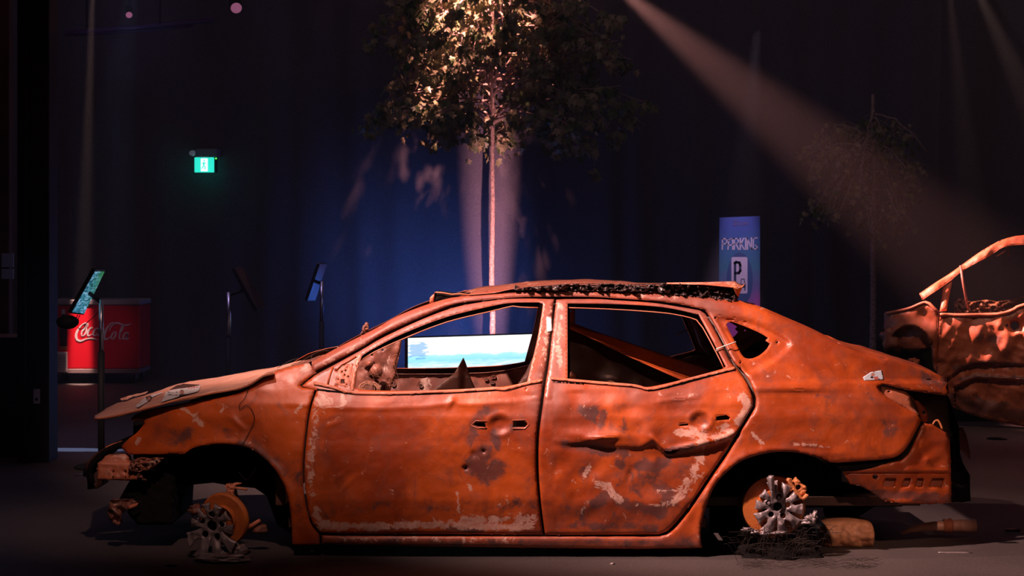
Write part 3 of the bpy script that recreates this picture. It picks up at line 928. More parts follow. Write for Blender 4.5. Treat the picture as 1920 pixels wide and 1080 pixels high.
# far roof rail is part of the mirrored shell; tail sheet between the quarter panels
tn = [pt(a, b_, 9.0 + d_near(a, b_) + 0.02) for a, b_ in cr([(1571, 642), (1618, 661), (1664, 672), (1711, 687), (1750, 700), (1768, 710), (1777, 724)], 8)]
tf = [Vector((p.x - 0.0, 2 * YC - p.y, p.z - 0.015)) for p in tn]
spanned('boot_lid', tn, tf, 0.03, M['rust'], car, 16, 0.006, 9, 0.004)
box('floor_pan', (-1.15, 9.14, 0.14), (1.0, 10.62, 0.19), M['rust_dark'], car)
box('boot_floor', (1.0, 9.35, 0.22), (2.15, 10.4, 0.27), M['rust_dark'], car)
panel('rear_bulkhead', [(1330, 700), (1420, 640), (1440, 640), (1440, 1000), (1330, 1000)], [], lambda a, b_: 0.9, car, M['char'], 20, flange=0)
# wheel housings (dark arches) near and far
def housing(name, cx, cy, r, a0, a1, y0, y1, par=car, mat=None):
    V, Fc = [], []
    n = 20
    for i in range(n + 1):
        a = math.radians(a0 + (a1 - a0) * i / n)
        c = pt(cx + r * math.cos(a), cy - r * math.sin(a), 9.0)
        V.append(Vector((c.x, y0, c.z))); V.append(Vector((c.x, y1, c.z + 0.02)))
    for i in range(n):
        Fc.append((2 * i, 2 * i + 1, 2 * i + 3, 2 * i + 2))
    o = make(name, V, Fc, mat or M['char'], par)
    md = o.modifiers.new('t', 'SOLIDIFY'); md.thickness = 0.004
    return o


housing('wheel_housing', 1462, 995, 154, 52, 175, 9.04, 9.42)
housing('wheel_housing', 1462, 995, 154, 52, 175, 2 * YC - 9.42, 2 * YC - 9.04)
box('inner_wheel_wall', (1.0, 9.42, 0.20), (1.75, 9.45, 0.80), M['char'], car)
box('inner_wheel_wall', (1.0, 10.31, 0.20), (1.75, 10.34, 0.80), M['char'], car)
housing('wheel_housing', 415, 968, 138, -16, 60, 9.05, 9.30)
# engine bay apron: dark sheet with ragged lower edge, floor visible below
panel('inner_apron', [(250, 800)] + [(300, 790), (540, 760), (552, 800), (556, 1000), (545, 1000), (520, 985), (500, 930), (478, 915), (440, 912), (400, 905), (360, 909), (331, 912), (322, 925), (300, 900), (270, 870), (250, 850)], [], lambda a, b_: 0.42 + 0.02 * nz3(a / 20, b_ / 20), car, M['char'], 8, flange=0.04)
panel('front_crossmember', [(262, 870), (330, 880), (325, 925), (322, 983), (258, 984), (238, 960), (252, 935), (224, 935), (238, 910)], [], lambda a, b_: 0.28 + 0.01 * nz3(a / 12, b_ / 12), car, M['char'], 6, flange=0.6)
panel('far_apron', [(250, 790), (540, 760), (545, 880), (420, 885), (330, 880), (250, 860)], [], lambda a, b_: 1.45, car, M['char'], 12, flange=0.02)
# bumper beam bracket, radiator support, melted lamp lump, torn undertray piece
panel('bumper_bracket', [(183, 868), (192, 862), (197, 855), (232, 853), (238, 858), (240, 866), (252, 872), (258, 884), (262, 900), (240, 901), (182, 899)],
      [circ(212, 884, 1.8), circ(235, 884, 2.2), circ(212, 895, 1.7), circ(235, 895, 1.5), circ(242, 893, 1.5)], lambda a, b_: 0.20 + 0.02 * sstep((870 - b_) / 8) + 0.004 * nz3(a / 8, b_ / 8), car, M['rust_pale'], 3, flange=0.09, ash=[([(215, 862), (230, 858)], 8, 0.5), ([(221, 870), (222, 895)], 3, 0.6)])
panel('melted_lamp', [(240, 880), (244, 868), (256, 860), (268, 858), (280, 861), (292, 858), (307, 860), (294, 870), (286, 878), (268, 883), (250, 885)], [], lambda a, b_: 0.17 + 0.03 * nz3(a / 6, b_ / 5, 3), car, M['rust_in'], 2.5, flange=0.03, ash=[([(280, 870), (295, 864)], 5, 0.8)])
panel('torn_bracket', [(256, 884), (264, 882), (268, 896), (274, 900), (272, 903), (264, 898), (258, 896)], [], lambda a, b_: 0.19 + 0.02 * nz3(a / 4, b_ / 4, 3), car, M['rust_in'], 2.5, flange=0.02)
tube('bumper_bar', [pt(164, 878, 9.42), pt(162, 893, 9.42)], 0.02, M['char'], car)
tube('radiator_support', [pt(a, b_, 9.34) for a, b_ in cr([(262, 818), (232, 832), (205, 843), (185, 858), (172, 872), (168, 885), (173, 906)], 8)], 0.017, M['char'], car, 8)
panel('bumper_skin', [(160, 880), (162, 868), (178, 852), (198, 838), (226, 826), (240, 822), (232, 834), (205, 850), (186, 868), (183, 916), (164, 918), (164, 905)], [], lambda a, b_: 0.36 + (240 - a) / 80 * 0.03, car, M['rust_dark'], 5, flange=0.25)
panel('bumper_skin_lip', [(196, 838), (210, 832), (228, 826), (234, 828), (222, 834), (200, 843)], [], lambda a, b_: 0.34, car, M['rust_pale'], 4, flange=0.01)
tube('bolt_rod', [pt(141, 892, 9.45), pt(152, 889, 9.45), pt(166, 886, 9.45)], 0.004, M['chrome'], car, 8)
panel('torn_undertray', [(208, 937), (246, 936), (256, 942), (240, 955), (226, 965), (228, 980), (222, 985), (206, 975), (202, 958)], [], lambda a, b_: 0.25 + 0.05 * nz3(a / 14, b_ / 12, 5), car, M['rust_in'], 3, flange=0.02, ash=[([(216, 950), (222, 946)], 8, 0.4)])
panel('undertray_tab', [(238, 950), (262, 941), (256, 950), (244, 955)], [], lambda a, b_: 0.2, car, M['rust_pale'], 3, flange=0.01)

# lamp bucket, rear lower panel, tail end
panel('lamp_bucket', [(1652, 724), (1675, 727), (1698, 733), (1707, 744), (1710, 762), (1723, 777), (1718, 778), (1695, 765), (1667, 748), (1652, 735)], [circ(1667, 734, 2)], lambda a, b_: d_near(a, b_) + 0.03, car, M['rust_pale'], 4, flange=0.03)
RL = [(1579, 879), (1592, 877), (1600, 882), (1622, 875), (1660, 869), (1690, 864), (1704, 852), (1716, 828), (1728, 800), (1733, 794), (1750, 797), (1775, 812), (1781, 825), (1783, 873), (1784, 943), (1750, 945), (1688, 944), (1655, 938), (1630, 920), (1610, 909), (1594, 908)]


def d_rl(a, b_):
    d = 0.10 + d_near(min(a, 1700), 850) * 0.6 + max(0, a - 1700) * 0.0012
    if b_ > 884: d += 0.02 * sstep((b_ - 884) / 3)
    for x0, x1, sk in ((1655, 1680, 3), (1692, 1707, 2), (1717, 1732, 2), (1743, 1772, 3)):
        ex = min(a - x0 + (b_ - 905) * 0.25, x1 - a - (b_ - 905) * 0.25); ey = min(b_ - 896, 914 - b_)
        d += 0.003 * sstep(min(ex, ey) / 3.0 + 0.3)
    q = math.hypot(a - 1739, b_ - 862)
    d -= 0.006 * math.exp(-(q / 5) ** 2)
    return d + 0.008 * nz3(a / 22, b_ / 22, 5)


LH = [[(x0 + 3, 897), (x1 + 2, 897), (x1 - 3, 913), (x0 - 2, 913)] for x0, x1 in ((1657, 1679), (1693, 1706), (1718, 1731), (1745, 1769))]
panel('panel_recess', [(1648, 890), (1778, 890), (1776, 920), (1646, 920)], [], lambda a, b_: d_rl(a, b_) + 0.022, car, M['rust_roof'], 6, flange=0)
panel('rear_lower_panel', RL, [circ(1641, 894, 5, 12)] + LH, d_rl, car, M['rust'], 3.6, flange=0.03, soot=[([(1640, 925), (1780, 935)], 12, 0.8), ([(1600, 900), (1640, 915)], 12, 0.5)], ash=[([(1688, 946), (1780, 945)], 3, 0.4), ([(1760, 874), (1782, 872)], 3, 0.5)])
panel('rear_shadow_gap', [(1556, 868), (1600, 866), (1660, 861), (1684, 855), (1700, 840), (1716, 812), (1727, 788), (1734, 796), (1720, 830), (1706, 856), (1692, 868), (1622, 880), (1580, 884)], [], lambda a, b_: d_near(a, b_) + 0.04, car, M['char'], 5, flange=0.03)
panel('rear_corner', [(1700, 735), (1776, 742), (1780, 790), (1782, 830), (1733, 796), (1716, 780), (1708, 760)], [circ(1734, 775, 4)], lambda a, b_: 0.42, car, M['rust_dark'], 5, flange=0.05)
panel('lamp_bracket', [(1712, 748), (1722, 752), (1735, 765), (1740, 780), (1738, 793), (1728, 790), (1722, 774)], [circ(1732, 773, 3.5)], lambda a, b_: 0.36, car, M['rust'], 3, flange=0.01)
tube('latch_loop', [pt(a, b_, 9.36) for a, b_ in cr([(1749, 797), (1752, 790), (1758, 788), (1763, 795), (1767, 805)], 3)], 0.006, M['caliper'], car, 6)
panel('tail_panel', [(1772, 735), (1779, 745), (1788, 775), (1798, 800), (1800, 850), (1806, 870), (1818, 890), (1820, 940), (1783, 942), (1783, 830)], [rect(1794, 843, 1798, 849), rect(1794, 855, 1798, 861)], lambda a, b_: 0.5 + 0.03 * nz3(a / 10, b_ / 14), car, M['char'], 5, flange=0.5)
panel('tail_flap', [(1797, 802), (1805, 801), (1812, 815), (1819, 848), (1819, 862), (1808, 850), (1800, 842)], [], lambda a, b_: 0.62 + (a - 1797) * 0.004, car, M['rust_in'], 4, flange=0.01)
panel('bumper_remains', [(1560, 900), (1600, 908), (1640, 925), (1700, 945), (1690, 950), (1640, 950), (1560, 1000), (1545, 960)], [], lambda a, b_: 0.5, car, M['char'], 10, flange=0.04)

# ------------------------------------------------------------------ CAR: interior bits
spk = panel('bent_seat_sheet', [(806, 736), (830, 716), (850, 702), (862, 684), (869, 671), (873, 680), (878, 695), (884, 712), (892, 730), (894, 738)], [], lambda a, b_: 0.5 + 0.10 * sstep((a - 860) / 12) + 0.03 * sstep((705 - b_) / 8), car, M['rust_in'], 4, flange=0.008)
spk['label'] = 'pointed bent sheet rising behind the front window sill'
panel('seat_edge_sheet', [(960, 736), (985, 700), (998, 672), (1004, 664), (1010, 720), (1005, 736)], [], lambda a, b_: 0.45, car, M['rust_dark'], 6, flange=0.02)
# fallen diagonal sheet seen through the rear window
dg_n = [pt(a, b_, 9.48) for a, b_ in [(1058, 610), (1110, 634), (1180, 668), (1250, 700), (1330, 735)]]
dg_f = [pt(a, b_, 9.66) for a, b_ in [(1058, 598), (1110, 619), (1180, 643), (1250, 666), (1350, 699)]]
spanned('fallen_roof_brace', dg_n, dg_f, 0.0, M['rust'], car, 6, 0.006, 3, 0.004, -0.2)
panel('fallen_sheet', [(1056, 604), (1110, 628), (1180, 655), (1250, 680), (1345, 712), (1345, 900), (1056, 900)], [], lambda a, b_: 0.62 + 0.03 * nz3(a / 40, b_ / 40), car, M['rust_dark'], 12, flange=0.01)
spanned('shelf_corner', [pt(1268, 676, 10.2), pt(1300, 668, 10.2), pt(1345, 662, 10.2)], [pt(1350, 700, 10.1), pt(1352, 700, 10.1), pt(1356, 700, 10.1)], 0, M['rust_in'], car, 4)
tube('bent_wire', [pt(a, b_, 10.0) for a, b_ in [(1270, 627), (1285, 620), (1300, 613), (1304, 611)]], 0.003, M['wire'], car, 6)
tube('bent_wire', [pt(a, b_, 9.5) for a, b_ in cr([(1129, 720), (1136, 716), (1148, 715), (1158, 721)], 4)], 0.002, M['wire'], car, 6)
panel('belt_anchor', [(1066, 577), (1078, 577), (1078, 608), (1075, 612), (1066, 606)], [circ(1071, 583, 2, 8)], lambda a, b_: 1.2, car, M['rust_pale'], 4, flange=0.02)
panel('belt_anchor', [(1066, 700), (1072, 697), (1079, 703), (1080, 712), (1066, 712)], [], lambda a, b_: 0.3, car, M['rust_pale'], 4, flange=0.02)
# dashboard tangle at the front of the cabin
dash = panel('dashboard_frame', [(672, 668), (700, 655), (740, 636), (752, 640), (748, 664), (738, 690), (742, 700), (735, 722), (728, 742), (664, 742)], [circ(717, 656, 2.2), circ(697, 665, 2.2), circ(700, 682, 3), circ(729, 713, 3.4), circ(712, 724, 3)],
             lambda a, b_: 1.18 + 0.012 * nz3(a / 18, b_ / 17, 2) + 0.002 * nz3(a / 6, b_ / 6, 5), car, M['rust_in'], 3, flange=0.03, ash=[([(715, 656), (719, 657)], 6, 0.6), ([(690, 690), (700, 700)], 8, 0.5), ([(730, 680), (722, 690)], 8, 0.4)])
panel('far_screen_pillar', [(733, 640), (754, 628), (750, 660), (742, 694), (734, 694), (738, 664)], [], lambda a, b_: 1.30, car, M['rust_pale'], 4, flange=0.04)
for ex in ((705, 695, 14), (692, 684, 8)):
    lathe('heater_motor', pt(ex[0], ex[1], 10.05), (0.2, -1, 0.3), [(0, 0.05), (ex[2] * 0.0012, 0.045), (ex[2] * 0.0024, 0.03), (ex[2] * 0.0028, 0.0), (ex[2] * 0.003, -0.05)], M['rust_in'], car, 20)
random.seed(11)
V, Fc = [], []
for k in range(16):
    c = pt(695 + random.uniform(-6, 6), 730, 9.55 + random.uniform(-0.1, 0.1)); r = random.uniform(0.03, 0.055)
    ph = random.uniform(0, 6); tl = random.uniform(-0.5, 0.5)
    pts = [c + Vector((r * math.cos(ph + t * 0.45), 0.03 * math.sin(ph + tl + t * 0.45), r * 0.75 * math.sin(ph + t * 0.45) * (1 + tl * 0.3))) for t in range(13)]
    tube_mesh(pts, 0.0018, 5, True, V, Fc)
make('wire_coil', V, Fc, M['wire'], car)
V, Fc = [], []
for k in range(12):
    a0, b0 = random.uniform(690, 735), random.uniform(655, 700)
    pts = cr([(a0, b0), (a0 + random.uniform(0, 15), b0 - random.uniform(-10, 12)), (a0 + random.uniform(8, 25), b0 + random.uniform(0, 30)), (a0 + random.uniform(5, 22), b0 + random.uniform(25, 50))], 4)
    tube_mesh([pt(a, b_, 9.9 + 0.01 * k) for a, b_ in pts], 0.001, 4, True, V, Fc)
make('loose_wires', V, Fc, M['wire'], car)
# hanging wire on the front fender and wires over the cowl
for pl, dd in (([(466, 728), (458, 748), (449, 758), (450, 768), (462, 759), (472, 768), (477, 785), (470, 805), (456, 830), (452, 834)], -0.012), ([(474, 840), (480, 860), (478, 880), (462, 900), (448, 885)], 0.10),
               ([(580, 682), (584, 670), (585, 664)], 0.1), ([(560, 680), (585, 666), (602, 658), (618, 658)], 0.5), ([(520, 690), (545, 676), (560, 672)], 0.6)):
    tube('hanging_wire', [pt(a, b_, 9.0 + d_near(a, b_) + dd) for a, b_ in cr(pl, 5)], 0.0016, M['cord'], car, 5)
# hinge stub standing behind the screen pillar
panel('wiper_stub', [(676, 630), (680, 612), (686, 604), (691, 606), (691, 618), (686, 628), (683, 632)], [], lambda a, b_: 0.75 + 0.03 * nz3(a / 4, b_ / 5), car, M['rust_in'], 3, flange=0.02)
# cable tie through the quarter window
tie = tube('cable_tie', [pt(a, b_, 9.0 + d_near(a, b_) - 0.012) for a, b_ in [(1343, 655), (1352, 651), (1366, 646), (1380, 641)]], 0.0035, M['zip'], car, 6)
tie['label'] = 'white cable tie round the pillar behind the rear window'
box('tie_head', tuple(pt(1345, 656, 9.20) - Vector((0.005, 0.006, 0.006))), tuple(pt(1345, 656, 9.20) + Vector((0.005, 0.006, 0.006))), M['zip'], tie, 0.001)

# ------------------------------------------------------------------ CAR: wheels
def rim_mesh(name, center, R, rot, mat, parent, seed, lens=None, droop=None):
    """melted five-double-spoke alloy wheel centre: hub hole, five nut holes, ten spokes. rot is a 3x3 matrix; the wheel faces -Y before it"""
    random.seed(seed)
    S = 1000.0 * R
    lug0 = 84
    poly = []
    for k in range(5):
        la = lug0 + 72 * k
        for s, sgn in ((18, -1), (18, 1)):
            a = math.radians(la + sgn * s)
            Lr = S * (lens[(2 * k + (sgn > 0)) % 10] if lens else random.uniform(0.88, 1.05))
            ta = math.radians(random.uniform(-4, 4))
            if sgn < 0:
                for rr, wa in ((0.40, -17), (0.6, -13), (1.0, -12.5)):
                    q = a + math.radians(wa); poly.append((Lr * rr * math.cos(q) if rr > .5 else S * rr * math.cos(q), Lr * rr * math.sin(q) if rr > .5 else S * rr * math.sin(q)))
                for rr, wa in ((0.97, 0.5), (1.0, 12.5), (0.66, 10)):
                    q = a + math.radians(wa) + ta * 0.3; poly.append((Lr * rr * math.cos(q), Lr * rr * math.sin(q)))
                q = math.radians(la); poly.append((S * 0.60 * math.cos(q), S * 0.60 * math.sin(q)))
            else:
                for rr, wa in ((0.66, -10), (1.0, -12.5), (0.97, 0.5)):
                    q = a + math.radians(wa); poly.append((Lr * rr * math.cos(q), Lr * rr * math.sin(q)))
                for rr, wa in ((1.0, 12.5), (0.6, 13)):
                    q = a + math.radians(wa); poly.append((Lr * rr * math.cos(q), Lr * rr * math.sin(q)))
    holes = [circ(0, 0, S * 0.185, 20)]
    for k in range(5):
        q = math.radians(lug0 + 72 * k)
        holes.append(circ(S * 0.40 * math.cos(q), S * 0.40 * math.sin(q), S * 0.115, 14))

    def df(a, b_):
        r = math.hypot(a, b_) / S
        d = 0.020 * (1 - r) ** 2 + 0.012 * sstep((r - 0.7) / 0.3)
        d += 0.006 * nz3(a / 25, b_ / 25, seed)
        ang = math.degrees(math.atan2(b_, a))
        for k in range(10):
            la = lug0 + 72 * (k // 2) + (18 if k % 2 else -18)
            dq = (ang - la + 180) % 360 - 180
            d -= 0.004 * math.exp(-(dq * r / 5) ** 2) * sstep((r - 0.3) / 0.3)
        return d
    dr = droop or (lambda v: v)
    return panel(name, poly, holes, df, parent, mat, 5.5, roll=(0.004, 6), flange=0.022, thick=0.004, to3=lambda a, b_, d: Vector(center) + dr(rot @ Vector((a / 1000, d, b_ / 1000))))


# panel() assumes image orientation (y down); normals for the rims are recalculated below
wr = rim_mesh('wheel_rim', pt(1459, 951, 9.04), 0.128, Matrix.Identity(3), M['alloy'], car, 5, [0.98, 1.05, 0.85, 0.9, 1.0, 1.15, 1.1, 1.1, 1.05, 1.0])
fixnormals(wr)
lathe('brake_disc', pt(1450, 950, 9.10), (0, -1, 0), [(0.05, 0.012), (0.06, 0.035), (0.085, 0.035), (0.088, 0.012), (0.155, 0.012), (0.158, 0.008), (0.158, -0.012), (0.05, -0.012)], M['disc'], car, 48)
lathe('brake_drum', pt(1450, 950, 9.16), (0, -1, 0), [(0.10, 0.02), (0.165, 0.02), (0.168, -0.10), (0.12, -0.12)], M['rust_dark'], car, 40)
broken = panel('broken_spoke', [(1438, 897), (1443, 892), (1452, 892), (1452, 930), (1449, 940), (1444, 920)], [], lambda a, b_: 0.0 - 0.01 * math.exp(-((a - 1446) / 3) ** 2), car, M['alloy'], 3, flange=0.02, roll=(0.008, 4))
cal = panel('brake_caliper', [(1489, 902), (1494, 896), (1500, 902), (1504, 908), (1512, 912), (1513, 919), (1508, 926), (1502, 930), (1496, 924), (1484, 908)], [circ(1497, 914, 5, 10, 6, 0.6)], lambda a, b_: 0.03 + 0.008 * nz3(a / 5, b_ / 5), car, M['caliper'], 2.5, flange=0.05, roll=(0.006, 3))
panel('caliper_bracket', [(1475, 901), (1478, 897), (1485, 898), (1484, 903), (1498, 924), (1505, 933), (1511, 926), (1517, 928), (1516, 932), (1508, 938), (1503, 937), (1492, 926)], [circ(1482, 900, 1.4, 6)], lambda a, b_: 0.015, cal, M['caliper'], 2.5, flange=0.03, roll=(0.004, 2))
lathe('hub_bore', pt(1459, 951, 9.075), (0, -1, 0), [(0, 0.0), (0.078, 0.0), (0.08, -0.012)], M['char'], car, 24)
lathe('hub_bore', pt(399, 985, 8.995), Matrix.Rotation(math.radians(-22), 3, 'Z') @ Vector((0, -1, 0)), [(0, 0.0), (0.070, 0.0), (0.072, -0.012)], M['char'], car, 24)
# nuts behind the holes
for k in range(5):
    q = math.radians(84 + 72 * k)
    if k in (0, 1):
        lathe('wheel_nut', pt(1459, 951, 9.05) + Vector((0.0512 * math.cos(q), 0, 0.0512 * math.sin(q))), (0, -1, 0), [(0.010, -0.01), (0.010, 0.008), (0.006, 0.014), (0, 0.015)], M['alloy'], car, 6)


def lump(name, c, r, mat, parent, seed, sub=3, rough=0.5):
    bm = bmesh.new()
    bmesh.ops.create_icosphere(bm, subdivisions=sub, radius=1)
    V = []
    for v in bm.verts:
        p = v.co.copy()
        s = 1 + rough * nz3(p.x * 1.6 + seed, p.y * 1.6, p.z * 1.6) + rough * 0.6 * nz3(p.x * 4 + seed, p.y * 4, p.z * 4)
        V.append(Vector(c) + Vector((p.x * r[0] * s, p.y * r[1] * s, p.z * r[2] * s)))
    Fc = [tuple(v.index for v in f.verts) for f in bm.faces]
    bm.free()
    return make(name, V, Fc, mat, parent)


for i, (a, b_, r) in enumerate(((1522, 973, (0.028, 0.02, 0.022)), (1512, 978, (0.03, 0.02, 0.012)), (1528, 966, (0.012, 0.012, 0.02)), (1402, 992, (0.03, 0.02, 0.010)), (1432, 1000, (0.022, 0.02, 0.012)), (1462, 999, (0.035, 0.02, 0.008)), (1415, 997, (0.02, 0.02, 0.01)))):
    lump('melted_alloy', pt(a, b_, 9.03), r, M['alloy'], car, i * 3.1, 3, 0.9)
# charred tyre remains: mound and steel cord
lump('charred_tyre_mound', (1.36, 9.12, 0.0), (0.22, 0.13, 0.07), M['char'], car, 1.0, 4, 0.35)
random.seed(21)
V, Fc = [], []
for k in range(150):
    x = 1.36 + random.gauss(0, 0.13); y = 9.05 + random.gauss(0, 0.06); z0 = random.uniform(0.0, 0.05)
    h = random.uniform(0.05, 0.20); dx = random.gauss(0, 0.05); cv = random.gauss(0, 0.06)
    pts = [Vector((x + dx * t + cv * t * t, y - 0.04 * t, z0 + h * t * (1.35 - 0.6 * t * t))) for t in (0, 0.25, 0.5, 0.75, 1.0)]
    tube_mesh(pts, 0.0009, 4, False, V, Fc)
for k in range(60):
    x = random.uniform(1.1, 1.75); y = random.uniform(8.7, 8.98)
    pts = [Vector((x + 0.03 * t + random.gauss(0, 0.008), y + random.gauss(0, 0.01), 0.004 + 0.012 * abs(math.sin(t)))) for t in range(5)]
    tube_mesh(pts, 0.0009, 4, False, V, Fc)
c_ = make('tyre_cord', V, Fc, M['cord'], car)
c_['label'] = 'dark fine steel cord from the burnt tyre'

# front wheel, turned and sunk
Rf = Matrix.Rotation(math.radians(-22), 3, 'Z') @ Matrix.Rotation(math.radians(8), 3, 'X')


def droopf(v):
    if v.z < -0.055: v = Vector((v.x * (1 + 2.2 * (-0.055 - v.z)), v.y - 0.5 * (-0.055 - v.z), v.z * 1.0 - 0.2 * (-0.055 - v.z)))
    return v


wf = rim_mesh('wheel_rim', pt(395, 987, 8.94), 0.150, Rf, M['alloy'], car, 9, [0.8, 0.8, 0.75, 0.82, 1.1, 1.15, 1.15, 1.0, 0.85, 0.8], droopf)
fixnormals(wf)
lathe('brake_disc', pt(419, 974, 9.06), Rf @ Vector((0, -1, 0)), [(0.05, 0.0), (0.075, 0.03), (0.08, 0.008), (0.130, 0.008), (0.135, 0.0), (0.137, -0.004), (0.130, -0.006), (0.137, -0.010), (0.137, -0.024), (0.05, -0.026)], M['disc'], car, 56)
lump('melted_alloy', pt(415, 1046, 8.92), (0.12, 0.06, 0.022), M['alloy'], car, 4.4, 4, 0.5)
lump('melted_alloy', pt(449, 1032, 8.95), (0.035, 0.03, 0.03), M['alloy'], car, 7.7, 3, 0.8)
lump('melted_alloy', pt(365, 955, 8.98), (0.035, 0.03, 0.025), M['rust_in'], car, 2.7, 3, 0.6)
# upright and arm of the suspension
panel('suspension_upright', [(424, 926), (425, 915), (421, 912), (426, 907), (434, 908), (444, 905), (452, 907), (442, 911), (440, 916), (437, 930), (434, 936)], [], lambda a, b_: 0.14 + 0.01 * nz3(a / 4, b_ / 4), car, M['rust_pale'], 2.5, flange=0.04)
tube('steering_arm', [pt(436, 914, 9.15), pt(452, 916, 9.15), pt(464, 918, 9.15)], [0.007, 0.006, 0.006], M['rust_pale'], car)
tube('suspension_strut', [pt(440, 915, 9.2), pt(447, 940, 9.2), pt(450, 965, 9.2)], 0.008, M['rust_in'], car)
tube('suspension_arm', [pt(464, 990, 9.2), pt(476, 983, 9.2), pt(488, 975, 9.2)], [0.014, 0.012, 0.010], M['rust_pale'], car)
lump('ball_joint', pt(488, 992, 9.22), (0.04, 0.03, 0.026), M['rust_in'], car, 6.1, 3, 0.3)
tube('brake_hose', [pt(a, b_, 9.3) for a, b_ in cr([(331, 925), (318, 935), (322, 930), (334, 915)], 5)], 0.004, M['char'], car, 6)

# ------------------------------------------------------------------ stickers left on the car
m_paper = simple('paper_white', (0.80, 0.76, 0.75), 0.6)
m_paper_bl = simple('photo_sky', (0.62, 0.72, 0.80), 0.5)
m_skin = simple('photo_skin', (0.55, 0.25, 0.18), 0.6)
m_hair = simple('photo_dark', (0.05, 0.03, 0.03), 0.6)
m_red = simple('print_red', (0.55, 0.12, 0.10), 0.6)
st = panel('photo_sticker', [(1618, 707), (1629, 700), (1632, 698), (1653, 694), (1657, 712), (1634, 713), (1621, 714)], [], lambda a, b_: d_near(a, b_) - 0.004, car, None, 2.0, flange=0, thick=0.0008, roll=None,
           mats=[m_paper_bl, m_skin, m_red, m_hair], matfn=lambda a, b_: 1 if math.hypot(a - 1637, (b_ - 702)) < 3.6 else (2 if math.hypot(a - 1643, (b_ - 709) * 1.2) < 4.2 else (3 if math.hypot(a - 1635, b_ - 707) < 2.6 or abs(b_ - 707 - (a - 1640) * 0.5) < 0.9 and 1638 < a < 1650 else 0)))
st['label'] = 'small light blue photo sticker near the boot'
st = panel('white_sticker', [(1025, 593), (1034, 597), (1035, 620), (1026, 623), (1025, 610)], [], lambda a, b_: d_near(a, b_) - 0.004, car, m_paper, 2.5, flange=0, thick=0.0008, roll=None)
st['label'] = 'torn white sticker at the top of the centre pillar'
# stickers on the hood: find the hood surface under each traced point
HU, HV = 120, 60
samp = []
for i in range(HU + 1):
    t = i / HU * (N_ - 1); k = min(int(t), N_ - 2)
    a3 = hood_near[k].lerp(hood_near[k + 1], t - k); b3 = hf[k].lerp(hf[k + 1], t - k)
    for j in range(HV + 1):
        v = j / HV
        p = a3.lerp(b3, v)
        samp.append((960 + p.x * F / p.y, HZ + (EYE - p.z) * F / p.y, p.x, p.y, p.z))
samp = np.array(samp)


def hood_at(a, b_, d):
    q = np.argsort((samp[:, 0] - a) ** 2 + (samp[:, 1] - b_) ** 2)[:4]
    wts = 1 / (1e-3 + (samp[q, 0] - a) ** 2 + (samp[q, 1] - b_) ** 2)
    Y = float((samp[q, 3] * wts).sum() / wts.sum())
    p = pt(a, b_, Y)
    rough = 0.008 * nz3(p.x * 6, p.y * 6, 2.0) + 0.004 * nz3(p.x * 19, p.y * 19, 2.0)
    p.z += 0.008 + max(0, rough)
    return p


def face1(a, b_):
    x, y = (a - 341) / 4.2, (b_ - 738) / 4.6
    if math.hypot(x, y) < 1: return 1 if y > -0.3 else 2
    if math.hypot((a - 343) / 8, (b_ - 745) / 3.5) < 1: return 2
    if a > 352 and a < 372 and abs((b_ - 730 + (a - 360) * 0.15)) < 1.8 and (int(a * 1.7) % 3): return 3
    if 314 < a < 333 and (abs(b_ - 739) < 0.9 or abs(b_ - 744) < 0.9) and (int(a * 1.9) % 4): return 2
    return 0


st = panel('photo_sticker', [(302, 757), (312, 738), (330, 733), (376, 725), (374, 733), (371, 738), (345, 744), (322, 751)], [], lambda a, b_: 0, car, None, 1.5, flange=0, thick=0, roll=None, to3=hood_at, mats=[m_paper, m_skin, m_hair, m_red], matfn=face1)
st['label'] = 'rectangular white memorial sticker on the hood'
st = panel('photo_sticker', [(254, 765), (262, 757), (272, 748), (284, 744), (306, 737), (300, 742), (292, 745), (284, 750), (276, 757), (260, 766)], [], lambda a, b_: 0, car, None, 1.5, flange=0, thick=0, roll=None, to3=hood_at,
           mats=[m_paper, m_skin, m_hair], matfn=lambda a, b_: (1 if math.hypot((a - 279) / 3.5, (b_ - 751) / 3.4) < 1 else (2 if math.hypot((a - 279) / 6, (b_ - 749) / 5) < 1 else 0)))
st['label'] = 'torn white portrait sticker on the hood'
st = panel('burnt_patch', [(317, 734), (330, 726), (344, 722), (372, 724), (376, 725), (340, 731)], [], lambda a, b_: 0, car, M['rust_dark'], 3, flange=0, thick=0, roll=None, to3=hood_at)
st = panel('peeled_flake', [(225, 752), (240, 746), (262, 742), (278, 737), (272, 744), (258, 748), (250, 747), (240, 753), (228, 755)], [], lambda a, b_: 0, car, M['rust_hood'], 3, flange=0, thick=0, roll=None, to3=lambda a, b_, d: hood_at(a, b_, d) + Vector((0, 0, 0.004)))

# ------------------------------------------------------------------ loose pieces on the floor
mf = thing('fallen_silencer', (1.70, 9.45, 0), 'crumpled orange metal box lying on the floor behind the rear wheel of the foreground car', 'car part')
SIL = [(1546, 982), (1560, 977), (1590, 975), (1612, 977), (1626, 978), (1634, 981), (1638, 990), (1640, 1005), (1637, 1026), (1600, 1028), (1558, 1026), (1556, 1005)]
M['silencer'] = rust('silencer_rust', (0.90, 0.44, 0.24), (0.80, 0.36, 0.18), (0.6, 0.25, 0.12), sc=2)
panel('shell', SIL, [], lambda a, b_: 0.30 + 0.05 * (1 - math.sin(math.pi * min(1, max(0, (b_ - 974) / 54)))) + 0.012 * nz3(a / 10, b_ / 10, 4) + 0.008 * abs(nz3(a / 5, b_ / 9, 6)) + 0.02 * sstep((b_ - 1010) / 2) * sstep((a - 1612) / 4), mf, M['silencer'], 3, flange=0.18, roll=(0.012, 5))
